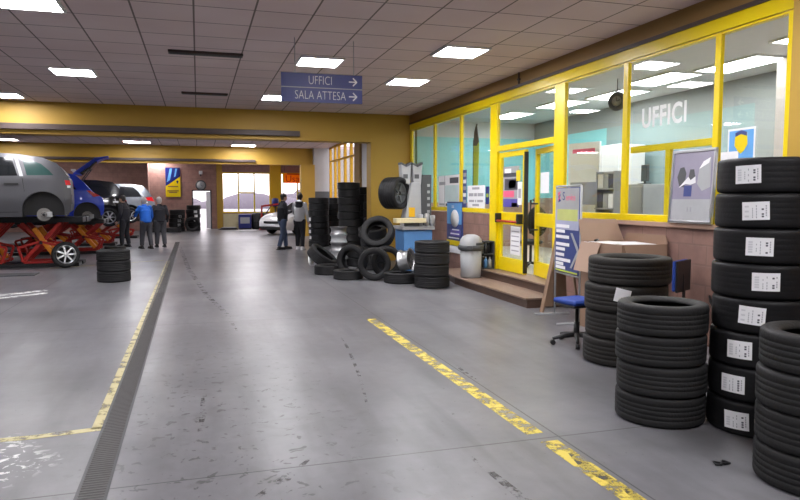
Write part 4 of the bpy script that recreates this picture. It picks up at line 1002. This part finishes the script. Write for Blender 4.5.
marks(t, [(.04, .34, .70, .80, 'grey_ink'), (.55, .95, .74, .92, 'ink'), (.36, .62, .02, .10, 'ink'), (.04, .30, .03, .10, 'grey_ink'), (.32, .95, .14, .68, mat('pale_aqua_print', (.55, .68, .68), .5)), (.30, .32, .0, 1., 'grey_ink')])
t = flat('window_poster', 'narrow blue and white poster strip between two far mullions', 'poster', 12.78, 12.98, 1.43, 2.2, 'brochure_blue')
marks(t, [(.1, .9, .1 + .18 * k, .2 + .18 * k, 'paper' if k % 2 else 'grey_ink') for k in range(5)])
t = flat('window_poster', 'small dark blue poster beside the first door post', 'poster', 11.66, 11.82, 1.5, 1.84, 'sign_blue'); marks(t, [(.2, .8, .4, .6, 'lime')])
# posters on the door leaf
t = flat('door_poster', 'dark tyre poster taped on the closed door leaf', 'poster', 10.48, 11.10, 1.46, 2.18, 'grey', W + .04)
marks(t, [(.0, 1., .74, .84, 'ink'), (.08, .5, .82, .95, 'paper'), (.1, .95, .42, .70, 'ink'), (.35, .8, .46, .66, 'dgrey'), (.0, .7, .24, .40, 'pink'), (.0, 1., .0, .2, 'violet'), (.55, .95, .0, .1, 'paper')])
t = flat('door_notice', 'yellow round sticker high on the closed door leaf', 'sticker', 10.42, 10.58, 1.92, 2.10, 'yellow', W + .035)
t = flat('door_notice', 'white sheet in the lower pane of the closed door leaf', 'notice', 10.42, 10.78, .62, 1.12, 'paper', W + .04)
marks(t, [(.1, .9, .12 + .17 * k, .16 + .17 * k, 'grey_ink') for k in range(5)])
t = flat('door_notice', 'tall white sheet beside the tyre poster on the closed door leaf', 'notice', 10.36, 10.52, 1.5, 1.9, 'paper', W + .034); marks(t, [(.2, .8, .3, .7, 'grey_ink')])
# white sheet on the open leaf (world placed along the leaf)
t = thing('door_notice', 'white sheet on the glass of the open door leaf', 'notice', (W + .06 + .55 * sin(R(10)), 9.24 + .55 * cos(R(10)), 1.70), R(90 - 10)); bx('sheet', 'paper', t, -.2, .2, .006, .010, 0, .34)
# blue poster with yellow shield
t = flat('window_poster', 'blue poster with a yellow shield on the pane above the labelled tyres', 'poster', 5.35, 5.71, 1.90, 2.33, 'paper')
marks(t, [(.06, .94, .05, .95, 'sky_blue')])
b = MB(); b.prism([(-.075, .38), (.075, .38), (.085, .26), (.04, .20), (0, .17), (-.04, .20), (-.085, .26)], 'x', -.0065, -.005); b.build('shield', 'yellow', t)
b = MB(); b.prism([(-.075, .385), (.0, .41), (.075, .385), (.075, .345), (0, .37), (-.075, .345)], 'x', -.0075, -.005); b.build('shield_top', 'brochure_blue', t)
b = MB(); b.box(-.0065, -.005, -.14, .14, .105, .115); b.build('print_line', 'paper', t)
t = flat('window_notice', 'small plain white sheet under the blue shield poster', 'notice', 5.56, 5.80, 1.72, 2.10, 'paper', W + .012)
# lettering painted on the pane
o = text('window_lettering', 'UFFICI', 'white', None, .33, (W + .014, 6.74, 2.59), (R(90), 0, R(-90)), .001, 'CENTER', .78, .009)
tag(o, 'white UFFICI lettering painted on the office window pane', 'lettering')
# framed poster standing on the ledge
fp = thing('framed_poster', 'silver framed poster leaning on the window ledge by the tall tyre stack', 'poster', (W - .07, 6.14, 1.337), rot=(0, R(3), 0))
b = MB(); FW, FH = .34, .82
b.box(-.02, .01, -FW, FW, 0, .03); b.box(-.02, .01, -FW, FW, FH - .03, FH); b.box(-.02, .01, -FW, -FW + .03, .03, FH - .03); b.box(-.02, .01, FW - .03, FW, .03, FH - .03); b.build('frame', 'alu', fp, .003)
bx('picture', mat('poster_grey_violet', (.30, .28, .36), .2), fp, -.008, .008, -FW + .03, FW - .03, .27, FH - .03)
bx('caption_strip', 'lgrey', fp, -.009, .008, -FW + .03, FW - .03, .03, .27)
def blob(pts, m, nm, x=-.011): bb = MB(); bb.prism(pts, 'x', x, x + .003); bb.build(nm, m, fp)
blob([(.20, .62), (.24, .52), (.20, .42), (.12, .40), (.10, .56), (.14, .63)], 'dgrey', 'printed_figure'); blob([(.04, .60), (.06, .50), (.0, .45), (-.04, .52), (-.02, .60)], 'dgrey', 'printed_figure')
blob([(.12, .42), (.0, .42), (.0, .30), (.12, .30)], 'brochure_blue', 'printed_block'); blob([(-.10, .60), (-.26, .72), (-.28, .40), (-.16, .36), (-.08, .44)], 'grey', 'printed_panel')
blob([(.20, .40), (.06, .52), (.02, .48), (-.05, .52), (-.06, .45), (.02, .43), (.10, .44)], 'paper', 'printed_highlight', -.013); blob([(-.10, .60), (-.24, .66), (-.26, .72), (-.16, .68)], 'paper', 'printed_highlight', -.013)
for y in (.05, -.0): blob([(y, .18), (y - .015, .18), (y - .015, .13), (y, .13)], 'grey_ink', 'printed_mark', -.012)
# small rack by the door post
rk = thing('bottle_rack', 'small dark rack of bottles on the step beside the door post', 'rack', (5.16, 11.40, .302))
b = MB(); b.box(-.1, .1, -.12, .12, 0, .02); b.box(-.1, .1, -.12, .12, .27, .285); b.box(-.1, .1, -.12, .12, .5, .52); b.box(.085, .1, -.12, .12, .02, .5); b.box(-.1, .085, .108, .12, .02, .5); b.build('shelf_frame', 'dgrey', rk)
for (i, (x, y, z, m)) in enumerate(((-.05, -.06, .02, 'blue_cab'), (-.05, .05, .02, 'dgrey'), (.03, -.06, .02, 'lgrey'), (-.05, -.06, .285, 'black'), (-.05, .05, .285, 'grey'), (.03, 0, .285, 'black'))):
    tt = thing('bottle', ('%s bottle %s the small rack by the door post' % ({'blue_cab': 'blue', 'dgrey': 'dark grey', 'lgrey': 'pale grey', 'black': 'black', 'grey': 'mid grey'}[m] + (' front' if x < 0 and m == 'black' else ''), 'low in' if z < .1 else 'high in')), 'bottle', (5.16 + x, 11.40 + y, .302 + z + .001), group='bottles in the rack')
    b = MB(); b.lathe([(.001, 0), (.035, 0), (.035, .14), (.014, .17), (.014, .19), (.001, .19)], 16); b.build('bottle_body', m, tt); b = MB(); b.lathe([(.001, .19), (.016, .19), (.016, .205), (.001, .205)], 12); b.build('cap', 'white', tt)

# sign stand with service list
sg = thing('sign_stand', 'upright sign board listing services on a thin metal stand beside the steps', 'sign', (4.70, 7.80, 0), R(-96))
# local x runs from far pole to near pole, local -y faces the hall
bx('board', 'brochure_blue', sg, -.36, .36, -.016, .0, .62, 1.76, .003)
def sp(nm, m, x0, x1, z0, z1, y=-.018): return bx(nm, m, sg, x0, x1, y - .002, y, z0, z1)
sp('white_header', 'lgrey', -.35, .35, 1.46, 1.75); sp('lime_field', 'lime_pale', -.30, .32, 1.32, 1.47, -.019); sp('grey_field', mat('pale_violet_print', (.38, .40, .55), .5), -.35, .35, 1.20, 1.46, -.0175)
for nm, m, pts in (('red_mark', 'pink', [(-.29, 1.69), (-.20, 1.71), (-.24, 1.66), (-.20, 1.62), (-.28, 1.58), (-.26, 1.64)]), ('navy_mark', 'sign_blue', [(-.28, 1.64), (-.20, 1.67), (-.23, 1.62), (-.19, 1.58), (-.27, 1.56), (-.24, 1.61)])):
    b = MB(); b.prism(pts, 'y', -.023, -.021); b.build(nm, m, sg)
text('lettering', 'S', 'brochure_blue', sg, .16, (-.10, -.022, 1.64), (R(90), 0, 0), .001); text('lettering', 'ervice', 'pink', sg, .12, (.11, -.022, 1.625), (R(90), 0, 0), .001, 'CENTER', .95)
for (z, wd) in ((1.245, .40), (1.175, .27), (1.10, .40), (1.00, .41), (.935, .28), (.86, .26), (.79, .45), (.735, .24), (.685, .30)): sp('white_line', 'paper', -.32, -.32 + wd, z - .021, z + .021, -.0195)
b = MB(); b.prism([(.12, 1.16), (.32, .93), (.12, .70), (.18, .70), (.36, .90), (.36, .97), (.18, 1.16)], 'y', -.022, -.019); b.build('arrow_print', 'grey', sg)
sp('lime_line', 'lime', -.33, .34, .632, .652, -.0195)
for x, nm in ((-.375, 'pole'), (.375, 'pole')):
    b = MB(); b.tube([(x, 0, .012), (x, 0, 1.78)], .014, 10); b.build('pole', 'lgrey', sg)
    b = MB(); b.box(x - .02, x + .02, -.30, .22, 0, .022); b.build('foot', 'grey', sg, .004)
b = MB(); b.tube([(-.375, 0, 1.78), (.375, 0, 1.78)], .012, 8); b.tube([(-.375, 0, .60), (.375, 0, .60)], .012, 8); b.build('crossbar', 'lgrey', sg)
# brown plank triangle and raking strut: wooden easel behind the sign
ea = thing('wooden_easel', 'brown wooden easel leaning behind the service sign at the step end', 'easel', (4.86, 8.17, 0))
b = MB(); b.bar((-.26, .12, .012), (.02, .10, 1.36), .02, .09, (0, 1, 0)); b.build('leg', 'wood', ea, .004)
b = MB(); b.bar((.14, -.42, .012), (.05, .05, 1.36), .05, .03); b.build('leg', 'wood', ea, .004)
b = MB(); b.bar((.30, .06, .012), (.06, .08, 1.36), .04, .03); b.build('leg', 'wood', ea, .004)
b = MB(); b.prism([(-.26 + .02, .10), (.13, .10), (.05, 1.2)], 'y', .09, .10); b.build('back_panel', 'wood', ea)
b = MB(); b.bar((-.05, .10, 1.33), (.12, .06, 1.33), .03, .05); b.build('crosspiece', 'wood', ea)

# carton with open flaps and papers, on the floor behind the wide tyres
ct = thing('cardboard_carton', 'tall open cardboard carton behind the wide tyre stack', 'box', (4.93, 6.92, 0))
cw, cd, chh = .31, .42, 1.08
b = MB(); b.box(-cw, -cw + .012, -cd, cd, 0, chh); b.box(cw - .012, cw, -cd, cd, 0, chh); b.box(-cw + .012, cw - .012, -cd, -cd + .012, 0, chh); b.box(-cw + .012, cw - .012, cd - .012, cd, 0, chh); b.box(-cw + .012, cw - .012, -cd + .012, cd - .012, 0, .012); b.build('carton_body', 'card', ct)
def flap(p0, p1, d, nm='flap', m='card_in'):
    p0, p1, d = Vector(p0), Vector(p1), Vector(d); nrm = (p1 - p0).cross(d).normalized() * .004; k = MB(); vs = []
    for off in (-1, 1):
        for q in (p0, p1, p1 + d - (p1 - p0) * .06, p0 + d + (p1 - p0) * .06): vs.append(k.bm.verts.new(q + nrm * off))
    for f in ((0, 1, 2, 3), (7, 6, 5, 4), (0, 4, 5, 1), (1, 5, 6, 2), (2, 6, 7, 3), (3, 7, 4, 0)): k.bm.faces.new([vs[i] for i in f])
    return k.build(nm, m, ct)
flap((cw, cd, chh), (-cw, cd, chh), (-.05, .06, .27)); flap((-cw, cd, chh), (-cw, .0, chh), (-.12, .0, -.36)); flap((cw - .02, -cd, chh), (-cw + .02, -cd, chh), (0, -.06, -.2), m='card'); flap((cw, cd, chh), (cw, -cd, chh), (.01, 0, .10), m='card')
bx('inner_board', 'card_in', ct, -cw + .014, cw - .014, -cd + .014, cd - .014, chh - .02, chh - .008)
for k, (x, y, a, l) in enumerate(((-.08, .12, .2, 'white sheet of paper on the open carton, half under another'), (.0, -.12, -.15, 'larger white sheet of paper spread over the open carton'))):
    t = thing('paper_sheet', l, 'paper', (4.93 + x, 6.92 + y, chh - .006 + .006 * k), a); bx('sheet', 'paper', t, -.21, .21, -.25, .25, 0, .003)
t = thing('hand_tool', 'small black hand tool lying on the papers on the carton', 'tool', (4.72, 7.15, chh + .004), R(40)); b = MB(); b.tube([(-.08, 0, .015), (.02, 0, .02)], .014, 10); b.build('grip', 'black', t); b = MB(); b.tube([(.02, 0, .02), (.10, .01, .02)], .007, 8); b.build('shaft', 'steel', t)

# swivel chairs
def swivel(label, loc, rz, back=True):
    t = thing('swivel_chair', label, 'chair', loc, rz)
    b = MB(); b.box(-.185, .185, -.18, .20, .455, .515); b.build('seat', 'blue', t, .03, 4)
    bx('seat_shell', 'black', t, -.17, .17, -.16, .18, .43, .457, .01)
    b = MB(); b.tube([(0, 0, .09), (0, 0, .25), (0, 0, .25), (0, 0, .44)], [.032, .032, .02, .02], 14); b.build('gas_post', 'black', t)
    for k in range(5):
        a = 2 * pi * k / 5 + .3; b = MB(); b.tube([(0, 0, .11), (.16 * cos(a), .16 * sin(a), .095), (.27 * cos(a), .27 * sin(a), .07)], [.03, .022, .016], 10); o = b.build('base_arm', 'black', t)
        c = MB(); c.tube([(.27 * cos(a) - .022 * sin(a), .27 * sin(a) + .022 * cos(a), .028), (.27 * cos(a) + .022 * sin(a), .27 * sin(a) - .022 * cos(a), .028)], .027, 14); c.build('caster', 'black', o)
    if back:
        b = MB(); b.bar((0, .20, .45), (0, .30, .50), .05, .015); b.bar((0, .30, .50), (0, .29, .80), .05, .015, (0, 1, 0)); b.build('back_bracket', 'black', t)
        b = MB(); b.box(-.20, .20, .235, .275, .62, .95); b.build('backrest', 'blue', t, .025, 4); b = MB(); b.box(-.20, .20, .275, .295, .61, .95); b.build('back_shell', 'black', t, .012, 3)
    return t
swivel('backless blue swivel stool with black star base beside the wide tyres', (3.99, 6.40, 0), R(8), False)
swivel('blue swivel chair with black shell half hidden behind the wide tyres', (4.87, 6.20, 0), R(-150))
# black hose loop by the wall
b = MB(); b.tube([(5.18 + .0 * cos(a), 5.62 + .13 * cos(a), .62 + .17 * sin(a)) for a in [R(60 + 24 * i) for i in range(13)]] + [(5.2, 5.6, .30), (5.22, 5.6, .02)], .012, 8)
tag(b.build('cable', 'black'), 'black cable loop against the pinkish wall behind the tall tyres', 'cable')
b = MB(); b.tube([(3.02 + .05 * cos(i), 3.20 + .03 * sin(i * 2), .008) for i in range(8)], .007, 6); tag(b.build('cable_tie', 'black'), 'bit of black strap on the floor by the corner tyre stack', 'strap')

# ------------------------------------------------------------------ INSIDE THE OFFICE
OF = .301
t = thing('magazine_rack', 'tall metal rack of leaflets seen through the office window', 'rack', (5.95, 8.75, OF), R(-90))
b = MB(); b.box(-.24, -.21, -.06, .06, 0, 1.72); b.box(.21, .24, -.06, .06, 0, 1.72); b.box(-.24, .24, .05, .06, 0, 1.72)
for k in range(5): b.box(-.21, .21, -.1, .05, .25 + .3 * k, .265 + .3 * k)
b.build('rack_frame', 'lgrey', t)
for k in range(5):
    for j in range(3): bx('leaflet', ('paper', 'grey', 'ink', 'lgrey')[(k * 2 + j) % 4], t, -.2 + .14 * j, -.08 + .14 * j, -.05, -.03, .27 + .3 * k, .48 + .3 * k)
t = thing('wardrobe_cabinet', 'tall white cabinet in the office behind the leaflet rack', 'cabinet', (8.4, 12.1, OF)); bx('cabinet_body', 'white', t, -.3, .3, -.55, .55, 0, 2.4, .01)
for s_ in (-1, 1): o = bx('cabinet_door', 'paper', t, -.32, -.3, min(0, s_ * .54) + .005, max(0, s_ * .54) - .005, .05, 2.37); bx('handle', 'dark_metal', o, -.345, -.32, s_ * .06 - .01, s_ * .06 + .01, 1.1, 1.3)
t = thing('office_desk', 'grey reception desk behind the service window', 'desk', (6.9, 7.75, OF)); bx('desk_top', 'grey', t, -.4, .4, -.9, .9, .72, .76, .005); bx('modesty_panel', 'lgrey', t, -.36, -.33, -.88, .88, 0, .72)
for (x, y) in ((.34, -.84), (.34, .84)): bx('leg', 'dark_metal', t, x - .03, x + .03, y - .03, y + .03, 0, .72)
t = thing('monitor', 'dark screen on the low grey cabinet in the office', 'monitor', (7.25, 9.62, OF + 1.551), R(75)); bx('foot', 'dark_metal', t, -.1, .1, -.08, .08, 0, .015); bx('neck', 'dark_metal', t, -.02, .02, -.01, .01, .015, .06); bx('screen_back', 'dgrey', t, -.12, .12, -.03, .02, .05, .33, .01)
t = thing('box_file', 'blue box on the reception desk behind the service window', 'box', (6.6, 7.35, OF + .761)); bx('box_body', 'brochure_blue', t, -.15, .15, -.2, .2, 0, .36, .005); bx('box_label', 'paper', t, -.153, -.15, -.08, .08, .1, .2)
t = thing('filing_cabinet', 'grey filing cabinet against the office partition', 'cabinet', (7.4, 10.8, OF)); bx('cabinet_body', 'grey', t, -.3, .3, -.35, .35, 0, 1.55, .006)
t2 = thing('low_cabinet', 'low grey cabinet carrying the dark screen in the office', 'cabinet', (7.25, 9.62, OF)); bx('cabinet_body', 'lgrey', t2, -.25, .25, -.3, .3, 0, 1.55, .006); bx('cabinet_door', 'grey', t2, -.265, -.25, -.28, .28, .05, 1.5)
for k in range(4): o = bx('drawer', 'grey', t, -.315, -.3, -.33, .33, .04 + .375 * k, .39 + .375 * k); bx('handle', 'steel', o, -.335, -.315, -.08, .08, .24 + .375 * k, .26 + .375 * k)
t = thing('round_clock', 'round dark wheel-shaped clock hanging from the office ceiling', 'clock', (6.9, 9.95, 3.27), rot=(R(90), 0, R(-60)))
b = MB(); b.lathe([(.09, -.035), (.15, -.035), (.165, 0), (.15, .035), (.09, .035)], 36, closed=True); b.build('tyre_ring', 'dgrey', t); b = MB(); b.lathe([(.001, -.01), (.092, -.01), (.092, .02), (.001, .02)], 30); b.build('dial', 'grey', t)
b = MB(); b.bar((0, 0, .024), (.06, .02, .024), .012, .004); b.bar((0, 0, .024), (-.01, .08, .024), .01, .004); b.build('hands', 'ink', t); b = MB(); b.tube([(0, .15, 0), (0, .38, 0)], .008, 8); b.build('hanger', 'dark_metal', t)
t = thing('feather_flag', 'yellow-green pennant with black tip standing inside the far windows', 'flag', (6.0, 14.05, OF)); b = MB(); b.tube([(0, 0, .02), (0, 0, 2.6), (.05, -.1, 2.98)], [.014, .012, .008], 8); b.build('flag_pole', 'dark_metal', t)
b = MB(); b.prism([(-.02, 1.0), (-.02, 2.55), (-.16, 2.9), (-.32, 2.5), (-.28, 1.6), (-.14, 1.05)], 'x', -.004, .004); b.build('pennant', 'lime', t); b = MB(); b.prism([(-.02, 2.5), (-.04, 2.8), (-.17, 2.97), (-.31, 2.56), (-.18, 2.48)], 'x', -.006, .006); b.build('black_tip', 'ink', t); b = MB(); b.lathe([(.001, 0), (.2, 0), (.2, .02), (.001, .03)], 24); b.build('flag_base', 'dark_metal', t)
t = thing('waiting_bench', 'grey bench seen through the open office door', 'bench', (7.6, 12.2, OF), R(90)); bx('bench_seat', 'blue_cab', t, -.6, .6, -.2, .2, .40, .45, .01)
for x in (-.5, .5): bx('leg', 'dark_metal', t, x - .03, x + .03, -.18, .18, 0, .40)
t = thing('office_chair', 'black office chair just inside the open door', 'chair', (6.15, 11.55, OF), R(-60))
b = MB(); b.ball((0, 0, .47), (.24, .23, .06), 24, 12); b.build('seat', 'black', t); b = MB(); b.ball((0, .22, .86), (.23, .07, .30), 24, 14); b.build('backrest', 'black', t); b = MB(); b.tube([(0, .18, .45), (0, .27, .62)], .025, 8); b.build('back_bracket', 'dark_metal', t); b = MB(); b.tube([(0, 0, .06), (0, 0, .43)], .025, 12); b.build('gas_post', 'dark_metal', t)
for k in range(5): a = 2 * pi * k / 5; b = MB(); b.tube([(0, 0, .07), (.28 * cos(a), .28 * sin(a), .03)], [.025, .02], 8); b.tube([(.28 * cos(a), .28 * sin(a), .05), (.28 * cos(a), .28 * sin(a), .0)], .022, 8); b.build('base_arm', 'black', t)
t = thing('display_panel', 'white display panel with red lettering inside the window before the partition', 'panel', (6.6, 10.45, OF), R(-75)); bx('panel_board', 'white', t, -.36, .36, -.02, .02, .9, 2.3); bx('panel_foot', 'grey', t, -.3, .3, -.15, .15, 0, .02); bx('panel_post', 'grey', t, -.03, .03, -.015, .015, .02, .9); bx('red_print', 'pink', t, -.26, .26, -.024, -.02, 2.12, 2.19); bx('grey_print', 'grey', t, -.3, .3, -.024, -.02, 1.2, 1.6)
struct('trim_14', 'curtain', 8.0, 8.08, 3.8, 7.72, OF, 3.6)

# ------------------------------------------------------------------ BACK OF THE HALL
t = thing('wall_poster', 'blue and yellow hanging poster on the pink back wall', 'poster', (-1.22, 36.37, 1.68)); bx('sheet', 'yellow', t, -.36, .36, -.012, 0, 0, 1.5)
b = MB(); b.prism([(-.36, 1.5), (-.36, .55), (.36, 1.05), (.36, 1.5)], 'y', -.016, -.012); b.build('blue_print', 'sign_blue', t)
b = MB(); b.prism([(-.30, .75), (-.14, .86), (-.02, 1.45), (-.14, 1.45)], 'y', -.02, -.016); b.prism([(.05, 1.0), (.14, 1.06), (.22, 1.45), (.14, 1.45)], 'y', -.02, -.016); b.build('white_stripe', 'sky_blue', t)
for (z, w_) in ((.50, .5), (.28, .56), (.2, .4)): bx('print_line', 'ochre_band', t, -w_ / 2, w_ / 2, -.016, -.012, z, z + .06)
b = MB(); b.prism([(.16, .80), (.22, .86), (.28, .80), (.22, .66)], 'y', -.016, -.012); b.build('emblem', 'sign_blue', t)
t = thing('wall_clock', 'round wall clock above the open back door', 'clock', (.16, 36.40, 2.28), rot=(R(90), 0, 0)); b = MB(); b.lathe([(.001, 0), (.27, 0), (.27, .06), (.22, .06), (.001, .05)], 32); b.build('case', 'dgrey', t); b = MB(); b.lathe([(.001, .052), (.21, .062), (.21, .064), (.001, .064)], 30); o = b.build('dial', 'lgrey', t); b = MB(); b.bar((0, 0, .07), (0, .15, .07), .02, .006); b.bar((0, 0, .07), (.1, -.05, .07), .02, .006); b.build('hands', 'ink', o)
t = thing('wall_lamp', 'small white lamp fitting above the wall clock', 'lamp', (.16, 36.4, 2.85)); b = MB(); b.box(-.09, .09, -.14, 0, 0, .18); b.build('housing', 'white', t, .02); bx('bracket', 'dark_metal', t, -.03, .03, -.05, 0, -.1, 0)
t = thing('hall_sign', 'orange sign with red lettering hung inside the far window', 'sign', (5.0, 36.2, 2.42)); bx('sign_board', 'backlit_orange', t, -.55, .9, -.03, 0, 0, .52, .01); bx('yellow_border', 'yellow', t, -.62, -.55, -.03, 0, 0, .52); text('lettering', 'Usato', 'red_sign', t, .50, (.12, -.034, .22), (R(90), 0, 0), .003, 'CENTER', 1.0); bx('top_strip', 'red_sign', t, -.4, .9, -.036, -.03, .46, .52)
for x in (-.5, .8): b = MB(); b.tube([(x, -.015, .52), (x, -.015, CZ - 2.42)], .008, 8); b.build('hanger_rod', 'dark_metal', t)
# machines under the back windows
t = thing('compressor_box', 'dark blue machine with a white panel under the back window', 'machine', (2.32, 35.6, 0)); b = MB(); b.box(-.32, .32, -.3, .3, .06, .78); b.build('housing', 'sign_blue', t, .02); bx('white_panel', 'lgrey', t, -.25, .22, -.31, -.3, .3, .62); bx('base', 'black', t, -.3, .3, -.28, .28, 0, .06)
t = thing('tyre_cage', 'dark round drum beside the blue machine under the back window', 'drum', (3.02, 35.5, 0)); b = MB(); b.lathe([(.001, .0), (.33, .0), (.36, .05), (.36, .8), (.33, .84), (.001, .86)], 32); b.build('drum_body', 'black', t); b = MB(); b.lathe([(.362, .38), (.375, .38), (.375, .44), (.362, .44)], 32, closed=True); b.build('hoop', 'dark_metal', t)
t = thing('engine_hoist', 'red hoist frame behind the white sedan bonnet', 'hoist', (3.35, 34.2, 0)); b = MB(); b.bar((-.3, 0, .05), (-.28, 0, 1.2), .08, .08); b.build('mast', 'red', t); b = MB(); b.bar((-.32, 0, 1.2), (.55, 0, 1.32), .09, .09); b.build('boom', 'red', t); b = MB(); b.bar((-.3, 0, .5), (.2, 0, 1.25), .05, .05); b.build('ram', 'dark_metal', t)
for s_ in (-1, 1): b = MB(); b.bar((-.4, s_ * .3, .05), (.7, s_ * .35, .05), .07, .07); b.build('leg', 'red', t)
b = MB(); b.bar((-.36, -.32, .05), (-.36, .32, .05), .07, .07); b.build('crossbar', 'red', t)
t = thing('blue_tank', 'small blue tank on a thin post before the yellow pillar between the back windows', 'tank', (3.95, 36.05, 1.15)); b = MB(); b.tube([(0, 0, -1.15), (0, 0, .02)], .03, 8); b.tube([(0, 0, -1.15), (0, 0, -1.13)], .14, 16); b.build('post', 'dark_metal', t); b = MB(); b.lathe([(.001, 0), (.14, .02), (.18, .08), (.18, .38), (.14, .45), (.001, .47)], 24); b.build('tank_body', 'sign_blue', t); bx('bracket', 'dark_metal', t, -.06, .06, .14, .23, .18, .28)
t = thing('metal_ramp', 'low dark ramp lying on the floor below the back window', 'ramp', (1.45, 35.3, 0)); b = MB(); b.prism([(-.5, 0), (.5, 0), (.4, .10), (-.3, .10)], 'y', -.3, .3); b.build('ramp_body', 'dark_metal', t); b = MB(); b.box(-.3, .4, -.26, .26, .10, .112); b.build('tread_plate', 'grey', t)
t = thing('paper_sheet', 'pale sheet lying on the floor by the back windows', 'paper', (2.35, 34.2, .001), .2); bx('sheet', 'paper', t, -.5, .5, -.4, .4, 0, .004)
t = thing('pipe_stub', 'short brown pipe stub on the band above the office windows', 'pipe', (W - .06, 10.35, 3.545)); b = MB(); b.tube([(0, 0, 0), (0, 0, .19)], .018, 8); b.build('pipe', 'conduit', t); bx('clip', 'dark_metal', t, -.02, .02, -.03, .03, .06, .09)

# ------------------------------------------------------------------ WORLD, CAMERA, VIEW
wd = bpy.data.worlds.new('overcast'); scene.world = wd; wd.use_nodes = True
nt = wd.node_tree; nt.nodes.clear(); bg = nt.nodes.new('ShaderNodeBackground'); ow = nt.nodes.new('ShaderNodeOutputWorld')
bg.inputs[0].default_value = (1., .93, .98, 1); bg.inputs[1].default_value = SKY; nt.links.new(bg.outputs[0], ow.inputs[0])
cd_ = bpy.data.cameras.new('camera'); cam = bpy.data.objects.new('camera', cd_); COL.objects.link(cam); scene.camera = cam
cd_.sensor_fit = 'HORIZONTAL'; cd_.sensor_width = 36; cd_.lens = 36 * 664 / 800; cd_.clip_end = 400
cam.location = (0, 0, 1.62); cam.rotation_euler = (R(90 - 4.4779), 0, R(-16.8719))
vs = scene.view_settings; vs.view_transform = 'Standard'; vs.look = 'None'; vs.gamma = 1; vs.use_curve_mapping = False; vs.exposure = .35
scene.cycles.max_bounces = 8; scene.cycles.transparent_max_bounces = 16; scene.cycles.use_denoising = True
